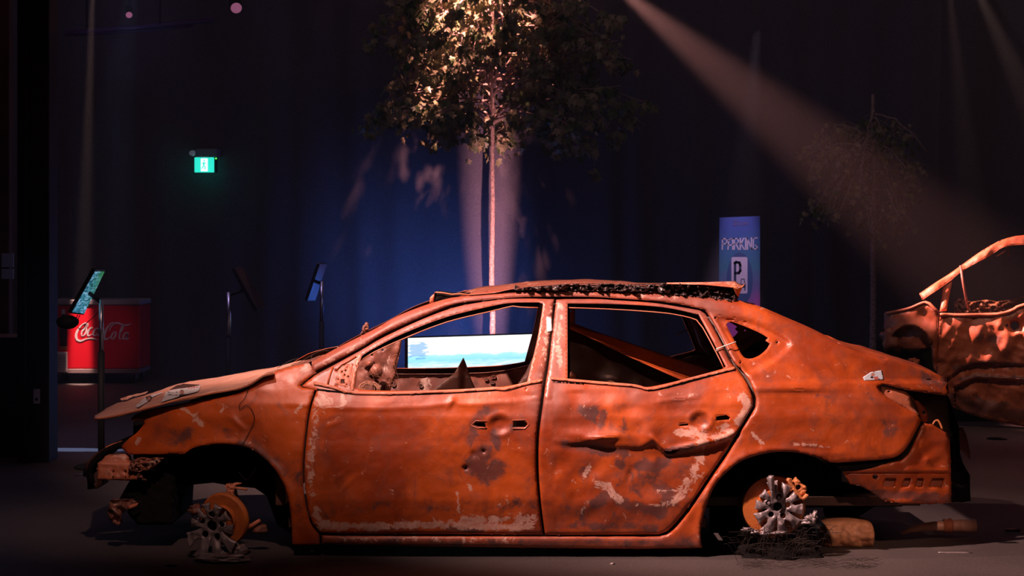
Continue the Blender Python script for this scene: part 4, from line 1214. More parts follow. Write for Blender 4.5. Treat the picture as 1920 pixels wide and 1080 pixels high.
panel('end_cap', [(1534, 990), (1546, 982), (1556, 1005), (1558, 1026), (1545, 1027), (1536, 1010)], [], lambda a, b_: 0.34 + (1556 - a) * 0.004, mf, M['rust_in'], 4, flange=0.1)
ep = thing('fallen_pipe', (2.25, 9.6, 0), 'tapered brown exhaust tail pipe lying on the floor behind the foreground car', 'car part')
pp = [(1690, 1001), (1705, 994), (1725, 989), (1750, 987), (1775, 986), (1800, 986), (1829, 986)]
rr = [0.006, 0.014, 0.022, 0.026, 0.030, 0.034, 0.036]
pts = []
for (a, b_), r in zip(pp, rr):
    q = pt(a, b_, 9.62); q.z = max(q.z, r + 0.004); pts.append(q)
tube('pipe', pts, rr, M['rust_hood'], ep, 14)
lathe('collar', pts[4], (1, 0, 0), [(0.034, -0.02), (0.040, -0.012), (0.034, 0.0), (0.042, 0.02), (0.035, 0.03)], M['rust_pale'], ep, 16)

random.seed(5)
lab = ['flat dark scorched crumb on the floor beside the fallen pipe', 'pale thin sliver on the floor in front of the fallen silencer', 'dark flat scrap on the floor under the second wreck', 'small pale chip on the floor below the rear door',
       'dark flattened flake on the floor at the right edge', 'dark crumb on the floor left of the front wheel']
for (a, b_, r, m), l in zip(((1898, 995, (0.045, 0.03, 0.008), 'rust_in'), (1795, 1037, (0.08, 0.006, 0.004), 'alloy'), (1868, 824, (0.06, 0.05, 0.012), 'char'), (1148, 1058, (0.012, 0.01, 0.006), 'alloy'), (1893, 1018, (0.05, 0.012, 0.004), 'char'), (320, 1062, (0.03, 0.02, 0.006), 'char')), lab):
    s = F * EYE / (b_ - HZ)
    p = pt(a, b_, s)
    q = lump('floor_debris', (0, 0, 0), r, M[m], None, random.random() * 9, 2, 0.6)
    q.location = (p.x, p.y, r[2] * 0.5)
    tag(q, l, 'debris', 'scraps of burnt metal on the floor')

# ------------------------------------------------------------------ second wreck on the right
C2 = 15.5


def d_w(px, py):
    d = -(px - 1700) * 0.0012
    z = EYE - (py - HZ) / 215.0
    d += interp(z, [0.0, 0.3, 0.6, 0.9, 1.05, 1.3, 1.66, 1.8], [0.10, 0.03, 0.0, 0.0, 0.03, 0.15, 0.32, 0.4])
    if px < 1760: d += ((1760 - px) / 100) ** 2 * 0.22
    d += 0.040 * nz3(px / 34, py / 34, 3) + 0.008 * nz3(px / 13, py / 15, 5)
    if px > 1762: d += 0.022 * abs(nz3(px / 22 + py / 60, py / 70, 8)) + 0.02 * abs(nz3(px / 40 - py / 30, py / 26, 2))
    if px < 1762:
        q = math.hypot((px - 1706) / 1.0, (py - 660) / 1.15) - 44
        d += 0.07 * sstep(-q / 5) - 0.02 * math.exp(-(q / 4) ** 2)
    yl = interp(px, [1780, 1800, 1830, 1920, 2100], [706, 690, 680, 682, 690])
    if px > 1775: d += 0.05 * sstep((py - yl) / 6) * math.exp(-max(0, py - yl) / 16)
    yl = interp(px, [1790, 1815, 1830, 1920, 2100], [725, 713, 708, 713, 716])
    if px > 1790: d += -0.02 * math.exp(-((py - yl + 2) / 3) ** 2) + 0.03 * sstep((py - yl) / 4)
    if 1880 < px < 1930:
        q = math.hypot(px - 1904, (py - 611) * 1.1) / 15
        if q < 2: d += 0.05 * math.exp(-q ** 4)
    for x, y in ((1827, 715), (1853, 716), (1888, 720), (1916, 722), (1798, 728), (1830, 735), (1886, 738)):
        q = math.hypot(px - x, py - y)
        if q < 6: d -= 0.012 * math.exp(-(q / 2.5) ** 2)
    return d


w2 = thing('burnt_car', (4.6, 16.3, 0), 'second burnt-out wreck at the right edge, behind the boot of the foreground saloon', 'car')
M['rust2'] = rust('rust_second', (0.55, 0.16, 0.065), (0.42, 0.11, 0.04), (0.28, 0.07, 0.03), ashbase=0.02, sc=1.0)
ASH2 = [([(1765, 592), (1900, 590)], 6, 0.7), ([(1700, 583), (1660, 590)], 5, 0.7), ([(1905, 623), (1914, 618)], 3, 1.0), ([(1735, 575), (1750, 590)], 9, 0.5)]
SOOT2 = [([(1660, 600), (1690, 640)], 14, 0.6), ([(1790, 690), (1840, 680), (1920, 686)], 6, 0.9), ([(1840, 630), (1870, 640)], 16, 0.6), ([(1790, 750), (1920, 780), (2100, 790)], 20, 0.8), ([(1800, 712), (1830, 704), (1920, 710)], 4, 1.0)]
kw = dict(base=C2, ash=ASH2, soot=SOOT2)
panel('front_fender', cr([(1660, 588), (1703, 579), (1735, 567), (1748, 575), (1760, 587)], 6) + [(1758, 640), (1756, 697), (1752, 690), (1749, 655), (1738, 640)] + cr([(1745, 652), (1722, 655), (1700, 654), (1684, 651), (1667, 634), (1660, 615)], 6) , [circ(1747, 646, 3)], d_w, w2, M['rust2'], 3.5, flange=0.06, thick=0.006, **kw)
D2 = [(1762, 588)] + cr([(1800, 589), (1859, 588), (1884, 585), (1903, 578), (1920, 570), (1990, 566), (2100, 566)], 8) + [(2160, 566), (2160, 815), (1990, 808)] + cr([(1920, 800), (1850, 786), (1807, 772), (1783, 758), (1766, 722), (1758, 698), (1760, 640)], 8)
panel('front_door', D2, [circ(1904, 611, 9, 12), rect(1886, 608, 1891, 613), circ(1798, 728, 2, 8)], d_w, w2, M['rust2'], 3.6, flange=0.06, thick=0.006, **kw)
R2 = cr([(1726, 551), (1755, 531), (1782, 514), (1803, 499), (1832, 478), (1859, 461), (1880, 450), (1893, 446), (1920, 441), (2000, 438), (2100, 440)], 8) + [(2160, 445), (2160, 462)] + \
    cr([(2100, 460), (2000, 456), (1920, 459), (1884, 463), (1859, 478), (1807, 507), (1782, 527), (1755, 546), (1731, 562)], 8)
panel('roof_rail', R2, [], d_w, w2, M['rust2'], 3.5, flange=0.05, thick=0.006, **kw)
tube('belt_strip', [pt(a, b_, C2 - 0.01 + d_w(a, b_)) for a, b_ in cr([(1762, 590), (1800, 591), (1859, 590), (1884, 587), (1903, 580), (1920, 572), (1990, 568), (2150, 568)], 8)], 0.016, M['rust_pale'], w2, 8)
tube('fender_edge', [pt(a, b_, C2 - 0.01 + d_w(a, b_)) for a, b_ in cr([(1661, 588), (1703, 579), (1735, 567), (1748, 575), (1760, 587)], 6)], 0.014, M['rust_pale'], w2, 8)
panel('screen_post', [(1771, 534), (1786, 524), (1780, 555), (1775, 583), (1763, 584), (1768, 556)], [], lambda a, b_: d_w(a, b_) + 0.02, w2, M['rust2'], 4, flange=0.05, base=C2)
tube('window_bar', [pt(1801, 498, C2 + 0.08), pt(1806, 530, C2 + 0.04), pt(1815, 580, C2)], 0.012, M['rust_in'], w2)
panel('window_bar_foot', [(1796, 560), (1812, 560), (1818, 582), (1794, 582)], [], lambda a, b_: 0.9 + 0.1 * nz3(a / 5, b_ / 5), w2, M['rust_in'], 4, flange=0.02, base=C2)
FS = [(1790, 600), (1791, 566), (1805, 564), (1825, 566), (1850, 562), (1870, 566), (1895, 562), (1920, 556), (2000, 552), (2160, 552), (2160, 600)]
panel('far_door', FS, [], lambda a, b_: 1.5 + 0.12 * nz3(a / 9, b_ / 5, 3) + 0.06 * nz3(a / 4, b_ / 3, 3), w2, M['rust2'], 3.0, flange=0.03, base=C2)
tube('bent_wire', [pt(a, b_, C2 + 1.0) for a, b_ in [(1868, 481), (1880, 474), (1890, 467)]], 0.008, M['rust2'], w2, 6)
tube('bent_wire', [pt(a, b_, C2 + 1.0) for a, b_ in [(1889, 462), (1891, 472), (1890, 482)]], 0.008, M['rust2'], w2, 6)
panel('wheel_well', [(1660, 640), (1690, 645), (1752, 645), (1756, 700), (1752, 790), (1700, 790), (1690, 700), (1660, 690)], [], lambda a, b_: 0.5, w2, M['char'], 8, flange=0.4, base=C2)
panel('underbody', [(1760, 700), (2160, 700), (2160, 815), (1800, 815), (1770, 790)], [], lambda a, b_: 0.5, w2, M['char'], 12, flange=0.9, base=C2)
lump('headlamp_remains', pt(1672, 636, C2 + 0.25), (0.09, 0.08, 0.10), M['rust_in'], w2, 3.3, 3, 0.6)
lump('engine_remains', pt(1712, 678, C2 + 0.15), (0.05, 0.08, 0.03), M['rust2'], w2, 5.3, 3, 0.6)
rr2 = [Vector((2.9 + 0.3 * i, C2 + 0.35, 1.60)) for i in range(10)]
spanned('roof_panel', [pt(a, b_, C2 + 0.3) for a, b_ in [(1880, 452), (1920, 443), (2000, 440), (2160, 446)]], [pt(a, b_, C2 + 1.5) for a, b_ in [(1885, 453), (1925, 446), (2000, 443), (2160, 449)]], 0.02, M['rust2'], w2, 8, 0.01, 1, 0.006)

# ------------------------------------------------------------------ trees
m_bark = simple('tree_bark', (0.42, 0.30, 0.24), 0.8, nscale=40, namp=0.5, bump=0.8)
m_leaf, nt, b = newmat('tree_leaves')
tc = nt.nodes.new('ShaderNodeTexCoord'); n1 = nt.nodes.new('ShaderNodeTexNoise'); n1.inputs['Scale'].default_value = 5
nt.links.new(tc.outputs['Object'], n1.inputs['Vector'])
rp = nt.nodes.new('ShaderNodeValToRGB')
rp.color_ramp.elements[0].position = 0.35; rp.color_ramp.elements[0].color = (0.07, 0.14, 0.035, 1)
rp.color_ramp.elements[1].position = 0.68; rp.color_ramp.elements[1].color = (0.50, 0.42, 0.24, 1)
nt.links.new(n1.outputs['Fac'], rp.inputs['Fac']); nt.links.new(rp.outputs['Color'], b.inputs['Base Color'])
b.inputs['Roughness'].default_value = 0.4


def tree(label, base, ht, crown_c, crx, crz, nbr, nleaf, leaf, seed, trunk_r, group=None, bottom=-0.9):
    random.seed(seed)
    t = thing('artificial_tree', base, label, 'tree', group)
    bx, by, _ = base
    pts, rad = [], []
    for i in range(40):
        z = ht * i / 39
        pts.append(Vector((bx + 0.02 * nz3(z * 1.2, seed) + 0.006 * nz3(z * 7, seed), by + 0.02 * nz3(z * 1.1, seed + 5), z)))
        rad.append(trunk_r * (1.15 - 0.65 * i / 39) * (1 + 0.25 * nz3(z * 9, seed + 2)))
    tube('trunk', pts, rad, m_bark, t, 10)
    V, Fc = [], []
    LV, LF = [], []
    tips = []
    for k in range(nbr):
        z0 = random.uniform(crown_c[2] + crz * (bottom + 0.35), ht - 0.1)
        az = random.uniform(0, 2 * math.pi)
        rr = random.uniform(0.45, 1.0)
        tgt = Vector((crown_c[0] + crx * rr * math.cos(az), crown_c[1] + min(crx * 0.8, 0.95) * rr * math.sin(az), crown_c[2] + crz * random.uniform(bottom, 0.9) * math.sqrt(max(0.05, 1 - rr * rr * 0.75)) - 0.12 * rr))
        st_ = Vector((bx, by, z0))
        mid = st_.lerp(tgt, 0.5) + Vector((0, 0, 0.22))
        P = []
        for i in range(8):
            u = i / 7
            P.append(st_ * (1 - u) ** 2 + mid * 2 * u * (1 - u) + tgt * u * u + Vector((random.gauss(0, 0.012), random.gauss(0, 0.012), random.gauss(0, 0.012))) * (u > 0))
        tube_mesh(P, [0.012 * (1 - i / 9) + 0.003 for i in range(8)], 5, True, V, Fc)
        for q in range(7):
            u = random.uniform(0.35, 1.0)
            k0 = min(6, int(u * 7)); p0 = P[k0].lerp(P[k0 + 1], u * 7 - k0)
            dv = (Vector((random.gauss(0, 1), random.gauss(0, 1), random.gauss(-0.25, 0.7))) + (tgt - st_).normalized() * 0.8).normalized() * random.uniform(0.12, 0.32)
            tw = [p0, p0 + dv * 0.5 + Vector((0, 0, 0.02)), p0 + dv + Vector((0, 0, -0.03))]
            tube_mesh(tw, [0.004, 0.003, 0.0015], 4, True, V, Fc)
            tips.append(tw)
    for n in range(nleaf):
        tw = random.choice(tips)
        u = random.uniform(0.2, 1.1)
        p = (tw[0].lerp(tw[2], u)) + Vector((random.gauss(0, 0.035), random.gauss(0, 0.035), random.gauss(-0.02, 0.035)))
        s = leaf * random.uniform(0.65, 1.25)
        ax = Vector((random.gauss(0, 0.6), random.gauss(0, 0.6), -1)).normalized()
        nrm = Vector((random.gauss(0, 1), random.gauss(0, 1), random.gauss(0.4, 0.8)))
        sd = ax.cross(nrm)
        if sd.length < 0.05: continue
        sd.normalize(); nn = sd.cross(ax)
        sh = [(0, 0), (-0.42, 0.12), (-0.30, 0.38), (-0.50, 0.62), (-0.20, 0.66), (0, 1.05), (0.20, 0.66), (0.50, 0.62), (0.30, 0.38), (0.42, 0.12)]
        bi = len(LV)
        LV.append(p + ax * 0.4 * s - nn * 0.06 * s)
        for a, c in sh:
            LV.append(p + sd * a * s + ax * c * s + nn * (0.10 * abs(a) * s))
        for i in range(10):
            LF.append((bi, bi + 1 + i, bi + 1 + (i + 1) % 10))
    make('branches', V, Fc, m_bark, t)
    make('foliage', LV, LF, m_leaf, t, smooth=False)
    return t


tp = pt(923, 457, 20.0)
tree('thin-trunked leafy tree lit pink behind the foreground car, its crown cut by the frame', (tp.x, 20.15, 0), 5.0, (pt(955, 457, 20).x, 20.0, 3.55), 1.62, 1.35, 95, 6500, 0.098, 4, 0.030, bottom=-0.85)
tp2 = pt(1637, 457, 20.2)
tree('dim tree standing in the dark behind the second wreck', (tp2.x, 20.2, 0), 3.3, (tp2.x - 0.1, 20.2, 2.35), 0.75, 0.9, 36, 1100, 0.07, 9, 0.035, bottom=-0.8)

# ------------------------------------------------------------------ screen behind the car
scr = thing('display_screen', (-0.35, 16.5, 0), 'bright wide display screen showing a field, on the floor seen through the front window', 'screen')
m_scr, nt, b = newmat('screen_picture')
L = nt.links.new
nt.nodes.remove(b)
em = nt.nodes.new('ShaderNodeEmission')
tc = nt.nodes.new('ShaderNodeTexCoord')
sp = nt.nodes.new('ShaderNodeSeparateXYZ'); L(tc.outputs['UV'], sp.inputs[0])
nn_ = nt.nodes.new('ShaderNodeTexNoise'); nn_.inputs['Scale'].default_value = 9; nn_.inputs['Detail'].default_value = 8; L(tc.outputs['UV'], nn_.inputs['Vector'])
mp = nt.nodes.new('ShaderNodeMapping'); mp.inputs['Scale'].default_value = (10, 26, 1); L(tc.outputs['UV'], mp.inputs[0])
n3 = nt.nodes.new('ShaderNodeTexNoise'); n3.inputs['Scale'].default_value = 1.3; n3.inputs['Detail'].default_value = 6; L(mp.outputs[0], n3.inputs['Vector'])


def m2(op, a, b_):
    n = nt.nodes.new('ShaderNodeMath'); n.operation = op
    for i, s in enumerate((a, b_)):
        if isinstance(s, (int, float)): n.inputs[i].default_value = s
        else: L(s, n.inputs[i])
    return n.outputs[0]


yv = m2('ADD', sp.outputs['Y'], m2('MULTIPLY', m2('SUBTRACT', nn_.outputs['Fac'], 0.5), 0.10))
rp = nt.nodes.new('ShaderNodeValToRGB')
cr_ = rp.color_ramp
cr_.elements[0].position = 0.0; cr_.elements[0].color = (0.62, 0.85, 0.92, 1)
cr_.elements[1].position = 1.0; cr_.elements[1].color = (0.95, 0.97, 1, 1)
for p, c in ((0.50, (0.80, 0.90, 1.0, 1)), (0.63, (0.75, 0.93, 0.97, 1)), (0.70, (0.30, 0.75, 0.85, 1)), (0.755, (0.42, 0.80, 0.88, 1)), (0.78, (0.95, 0.97, 1, 1))):
    e = cr_.elements.new(p); e.color = c
L(yv, rp.inputs['Fac'])
# speckle of the stony field, and the small tree on the left
fieldm = nt.nodes.new('ShaderNodeMapRange'); fieldm.inputs['From Min'].default_value = 0.42; fieldm.inputs['From Max'].default_value = 0.60; L(n3.outputs['Fac'], fieldm.inputs['Value'])
low = m2('LESS_THAN', sp.outputs['Y'], 0.70)
mxs = nt.nodes.new('ShaderNodeMix'); mxs.data_type = 'RGBA'
L(m2('MULTIPLY', m2('MULTIPLY', fieldm.outputs[0], low), 0.5), mxs.inputs[0]); L(rp.outputs['Color'], mxs.inputs[6]); mxs.inputs[7].default_value = (0.25, 0.60, 0.80, 1)
dx = m2('MULTIPLY', m2('SUBTRACT', sp.outputs['X'], 0.07), 10.0); dy = m2('MULTIPLY', m2('SUBTRACT', sp.outputs['Y'], 0.83), 6.5)
rad_ = m2('ADD', m2('MULTIPLY', dx, dx), m2('MULTIPLY', dy, dy))
tr = m2('LESS_THAN', m2('ADD', rad_, m2('MULTIPLY', n3.outputs['Fac'], 3.0)), 1.9)
mxt = nt.nodes.new('ShaderNodeMix'); mxt.data_type = 'RGBA'
L(m2('MULTIPLY', tr, 0.7), mxt.inputs[0]); L(mxs.outputs[2], mxt.inputs[6]); mxt.inputs[7].default_value = (0.15, 0.42, 0.75, 1)
L(mxt.outputs[2], em.inputs['Color']); em.inputs['Strength'].default_value = 1.25
L(em.outputs[0], nt.nodes['Material Output'].inputs['Surface'])
A = pt(765, 634, 16.2); B = pt(1024, 626, 16.75)
SH = 0.70
dn = Vector((0, 0, -SH))
o = make('picture', [A + dn, B + dn, B, A], [(0, 1, 2, 3)], m_scr, scr, False)
uv = o.data.uv_layers.new(name='UV')
for i, c in enumerate(((0, 0), (1, 0), (1, 1), (0, 1))): uv.data[i].uv = c
e = (B - A).normalized(); nb = Vector((-e.y, e.x, 0)) * 0.05
fr = 0.012
q = [A - e * fr + Vector((0, 0, fr)), B + e * fr + Vector((0, 0, fr)), B + e * fr + dn - Vector((0, 0, fr)), A - e * fr + dn - Vector((0, 0, fr))]
off_ = Vector((-e.y, e.x, 0)) * 0.004
V = [p + off_ for p in q] + [p + off_ + nb for p in q]
make('casing', V, [(0, 3, 2, 1), (4, 5, 6, 7), (0, 1, 5, 4), (1, 2, 6, 5), (2, 3, 7, 6), (3, 0, 4, 7)], M['blackgloss'], scr, False)
mc = (A + B) / 2 + dn + nb
box('foot', (mc.x - 0.35, mc.y - 0.12, 0.0), (mc.x + 0.35, mc.y + 0.16, 0.03), M['black'], scr)
box('upright', (mc.x - 0.05, mc.y + 0.03, 0.02), (mc.x + 0.05, mc.y + 0.07, 0.4), M['black'], scr)

# ------------------------------------------------------------------ tablet stands
m_tab, nt, b = newmat('tablet_picture')
nt.nodes.remove(b)
em = nt.nodes.new('ShaderNodeEmission'); tc = nt.nodes.new('ShaderNodeTexCoord')
mp = nt.nodes.new('ShaderNodeMapping'); mp.inputs['Scale'].default_value = (2.2, 9, 1); mp.inputs['Rotation'].default_value = (0, 0, 0.5)
nt.links.new(tc.outputs['UV'], mp.inputs[0])
n1 = nt.nodes.new('ShaderNodeTexNoise'); n1.inputs['Scale'].default_value = 1.6; n1.inputs['Detail'].default_value = 4; n1.inputs['Distortion'].default_value = 1.0
nt.links.new(mp.outputs[0], n1.inputs['Vector'])
rp = nt.nodes.new('ShaderNodeValToRGB')
rp.color_ramp.elements[0].position = 0.36; rp.color_ramp.elements[0].color = (0.012, 0.05, 0.09, 1)
rp.color_ramp.elements[1].position = 0.70; rp.color_ramp.elements[1].color = (0.32, 0.55, 0.85, 1)
e_ = rp.color_ramp.elements.new(0.5); e_.color = (0.04, 0.20, 0.30, 1)
nt.links.new(n1.outputs['Fac'], rp.inputs['Fac'])
sp = nt.nodes.new('ShaderNodeSeparateXYZ'); nt.links.new(tc.outputs['UV'], sp.inputs[0])
mm = nt.nodes.new('ShaderNodeMix'); mm.data_type = 'RGBA'; mm.blend_type = 'MIX'
m_ = nt.nodes.new('ShaderNodeMath'); m_.operation = 'MULTIPLY'; nt.links.new(sp.outputs['X'], m_.inputs[0]); nt.links.new(sp.outputs['Y'], m_.inputs[1])
nt.links.new(m_.outputs[0], mm.inputs[0]); nt.links.new(rp.outputs['Color'], mm.inputs[6]); mm.inputs[7].default_value = (0.03, 0.16, 0.04, 1)
nt.links.new(mm.outputs[2], em.inputs['Color']); em.inputs['Strength'].default_value = 1.0
nt.links.new(em.outputs[0], nt.nodes['Material Output'].inputs['Surface'])


def stand(label, pxx, top, chrome_len, Y, corners, screen_on, pod=True):
    p = pt(pxx, top, Y)
    t = thing('tablet_stand', (p.x, Y, 0), label, 'tablet stand', 'tablet stands in the hall')
    zt = p.z
    tube('pole', [Vector((p.x, Y, zt - chrome_len)), Vector((p.x, Y, zt))], 0.017, M['chrome'], t, 20)
    tube('sleeve', [Vector((p.x, Y, 0.02)), Vector((p.x, Y, zt - chrome_len + 0.01))], 0.024, M['black'], t, 20)
    lathe('base', (p.x, Y, 0), (0, 0, 1), [(0.19, 0.0), (0.19, 0.012), (0.17, 0.02), (0.03, 0.026), (0.026, 0.05)], M['black'], t, 40)
    TL, TR, BR, BL = corners
    n = (TR - TL).cross(BL - TL).normalized()
    if n.y > 0 and screen_on: n = -n      # front normal
    c = [TL, TR, BR, BL]
    ctr = sum(c, Vector()) / 4
    big = [ctr + (q - ctr) * 1.05 + (q - ctr).normalized() * 0.006 for q in c]
    th = n * -0.028
    V = [q - n * 0.002 for q in big] + [q - n * 0.002 + th for q in big]
    cs = make('tablet_case', V, [(0, 1, 2, 3), (7, 6, 5, 4), (0, 4, 5, 1), (1, 5, 6, 2), (2, 6, 7, 3), (3, 7, 4, 0)], M['blackgloss'], t, False)
    fixnormals(cs)
    bv = cs.modifiers.new('b', 'BEVEL'); bv.width = 0.005; bv.segments = 2
    sc_ = make('tablet_screen', [q + n * 0.0015 for q in c], [(0, 1, 2, 3)], m_tab if screen_on else M['black'], cs, False)
    uv = sc_.data.uv_layers.new(name='UV')
    for i, q in enumerate(((0, 1), (1, 1), (1, 0), (0, 0))): uv.data[i].uv = q
    tube('bracket', [ctr + th, Vector((p.x, Y, zt - 0.02))], 0.015, M['black'], t, 8)
    return t, cs, n


Y1 = 12.7
c1 = [pt(178, 509, Y1 - 0.05), pt(196, 509, Y1 + 0.10), pt(158, 588, Y1 + 0.10), pt(135, 585, Y1 - 0.08)]
t1, cs1, n1_ = stand('chrome stand with a lit blue tablet, in front of the red cooler', 190, 562, 0.385, Y1, c1, True)
pd = lump('speaker_pod', pt(127, 604, Y1), (0.082, 0.05, 0.050), M['black'], t1, 0.2, 3, 0.05)
pd.data.transform(Matrix.Identity(4))
for k in (-1, 1):
    tube('wire_arm', [pt(141 + 2 * k, 606, Y1), pt(148 + 2 * k, 590, Y1)], 0.003, M['black'], t1, 6)
tube('cable', [pt(a, b_, Y1) for a, b_ in cr([(146, 614), (150, 618), (156, 616), (163, 605), (178, 592), (188, 580)], 4)], 0.003, M['black'], t1, 6)
Y2 = 14.7
c2 = [pt(436, 508, Y2), pt(450, 505, Y2 + 0.2), pt(492, 575, Y2 + 0.2), pt(476, 582, Y2)]
stand('chrome stand with a dark tablet, second from the left above the hood', 429, 548, 0.385, Y2, c2, False)
Y3 = 16.5
c3 = [pt(594, 495, Y3 - 0.08), pt(607, 495, Y3 + 0.15), pt(586, 560, Y3 + 0.15), pt(572, 560, Y3 - 0.08)]
stand('chrome stand with a dark tablet, nearest the windscreen pillar', 603, 527, 0.385, Y3, c3, False)
spot('added_stand_spot', (-2.2, 14.6, 4.4), (-1.75, 16.5, 1.0), 90, (0.6, 0.45, 1.0), 25, 0.8, 0.05)  # added violet spot, brightens the chrome pole of the farthest stand
spot('added_stand_spot_left', (-2.9, 12.9, 4.4), (-2.7, 14.2, 0.9), 90, (0.6, 0.45, 1.0), 45, 0.8, 0.05)  # added violet spot, brightens the pole of the second stand

point_light('added_pole_glow', (-0.55, 15.3, 1.15), 5, (0.35, 0.35, 1.0), 0.15)  # added unseen point light, gives the chrome poles their strip highlights
point_light('added_pole_glow_left', (-3.6, 11.6, 1.0), 0.8, (0.5, 0.5, 1.0), 0.1)  # added unseen point light, highlight for the leftmost pole

# ------------------------------------------------------------------ red cooler
CY = 20.3
s_ = CY / F
cx0 = (92 - 960) * s_; cx1 = (262 - 960) * s_
zt = EYE - (562 - HZ) * s_; zb = EYE - (700 - HZ) * s_
cool = thing('drinks_cooler', ((cx0 + cx1) / 2, CY + 0.3, 0), 'red chest drinks cooler with white script lettering on its front, by the black column', 'cooler')
m_red_c = simple('cooler_red', (0.62, 0.008, 0.022), 0.35)
m_wht = simple('cooler_white', (0.72, 0.66, 0.66), 0.45)
m_lid = simple('cooler_lid', (0.42, 0.36, 0.38), 0.4)
box('body', (cx0, CY, zb + 0.05), (cx1, CY + 0.6, zt - 0.06), m_red_c, cool, 0.012)
box('lid', (cx0 - 0.008, CY - 0.012, zt - 0.06), (cx1 + 0.008, CY + 0.61, zt), m_lid, cool, 0.012)
box('plinth', (cx0, CY - 0.005, zb), (cx1, CY + 0.6, zb + 0.05), simple('cooler_plinth', (0.25, 0.18, 0.18), 0.5), cool, 0.006)
for x in (cx0 + 0.08, cx1 - 0.08):
    for y in (CY + 0.08, CY + 0.5):
        lathe('caster', (x - 0.015, y, 0.05), (1, 0, 0), [(0.05, 0), (0.05, 0.03)], M['black'], cool, 16)
        box('caster_fork', (x - 0.03, y - 0.02, 0.05), (x + 0.03, y + 0.02, zb + 0.005), M['chrome'], cool, 0.002)


def cz(u, v):  # zoomed drawing units -> cooler front
    return ((90 + u * 0.1759 - 960) * s_, EYE - (540 + v * 0.1759 - HZ) * s_)


gr = box('vent_grille', (cz(42, 0)[0], CY - 0.02, cz(0, 895)[1]), (cz(210, 0)[0], CY, cz(0, 680)[1]), m_wht, cool, 0.008)
box('grille_opening', (cz(60, 0)[0], CY - 0.0215, cz(0, 882)[1]), (cz(195, 0)[0], CY - 0.019, cz(0, 705)[1]), M['black'], gr, 0)
V, Fc = [], []
for k in range(11):
    z = cz(0, 882 - k * 17)[1]
    x0, x1 = cz(60, 0)[0], cz(195, 0)[0]
    b0 = len(V)
    for (yy, zz) in ((CY - 0.022, z), (CY - 0.030, z + 0.010), (CY - 0.026, z + 0.014), (CY - 0.021, z + 0.012)):
        V += [Vector((x0, yy, zz)), Vector((x1, yy, zz))]
    for q in range(3): Fc.append((b0 + 2 * q, b0 + 2 * q + 1, b0 + 2 * q + 3, b0 + 2 * q + 2))
make('grille_slats', V, Fc, m_wht, gr, False)


def ribbon(strokes, y, V, Fc):
    """strokes: (points in drawing units, widths)"""
    for pts, wd in strokes:
        pp_ = cr(pts, 6)
        n = len(pp_)
        b0 = len(V)
        for i, (u, v) in enumerate(pp_):
            a = np.array(pp_[max(0, i - 1)]); c = np.array(pp_[min(n - 1, i + 1)])
            t = (c - a) / (np.linalg.norm(c - a) + 1e-9)
            tt = i / (n - 1)
            w_ = interp(tt, np.linspace(0, 1, len(wd)), wd) / 2
            for s in (-1, 1):
                x, z = cz(u - t[1] * w_ * s, v + t[0] * w_ * s)
                V.append(Vector((x, y, z)))
        for i in range(n - 1):
            Fc.append((b0 + 2 * i, b0 + 2 * i + 1, b0 + 2 * i + 3, b0 + 2 * i + 2))
    return V, Fc


def ell(cx, cy, rx, ry, sl, a0=0, a1=360, n=18):
    return [(cx + rx * math.cos(math.radians(a0 + (a1 - a0) * i / n)) + sl * ry * math.sin(math.radians(a0 + (a1 - a0) * i / n)), cy - ry * math.sin(math.radians(a0 + (a1 - a0) * i / n))) for i in range(n + 1)]


sl = 0.35
STR = [([(380, 455), (400, 420), (415, 385), (400, 372), (360, 395), (320, 445), (300, 505), (312, 548), (350, 563), (392, 548), (440, 536), (490, 540), (540, 555)], [4, 10, 12, 10, 16, 24, 26, 24, 16, 12, 12, 14, 4]),
       (ell(385, 465, 22, 46, sl, 90, 450), [10, 18, 16, 8, 16, 18, 10]), ([(395, 425), (415, 400), (425, 375), (430, 395), (415, 420)], [4, 7, 8, 6, 4]),
       (ell(450, 465, 22, 44, sl, 50, 310), [8, 14, 18, 16, 8]), ([(463, 500), (480, 480)], [8, 4]),
       (ell(510, 468, 22, 40, sl, 60, 420), [8, 16, 16, 8, 14, 8]), ([(545, 430), (532, 470), (525, 500), (545, 500), (556, 480)], [14, 14, 12, 8, 5]),
       ([(560, 478), (590, 472)], [12, 12]),
       ([(690, 400), (700, 378), (680, 372), (640, 410), (610, 470), (600, 520), (612, 545), (640, 540), (668, 515)], [5, 10, 12, 18, 24, 26, 22, 14, 6]),
       ([(655, 460), (668, 420), (700, 385), (740, 372), (780, 385), (820, 398), (860, 390), (890, 378)], [5, 10, 14, 16, 16, 14, 12, 4]),
       (ell(700, 505, 20, 40, sl, 90, 450), [8, 16, 16, 8, 16, 16, 8]),
       ([(760, 500), (790, 450), (812, 400), (806, 385), (790, 410), (770, 470), (762, 530), (775, 546), (795, 530)], [5, 8, 10, 8, 12, 16, 16, 10, 5]),
       (ell(825, 510, 20, 36, sl, 60, 420), [8, 16, 16, 8, 14, 8]), ([(858, 475), (845, 515), (840, 545), (858, 545), (870, 525)], [14, 14, 12, 8, 4])]
V, Fc = ribbon(STR, CY - 0.004, [], [])
o = make('script_lettering', V, Fc, simple('lettering_white', (0.62, 0.56, 0.58), 0.5), cool, False)
md = o.modifiers.new('t', 'SOLIDIFY'); md.thickness = 0.002
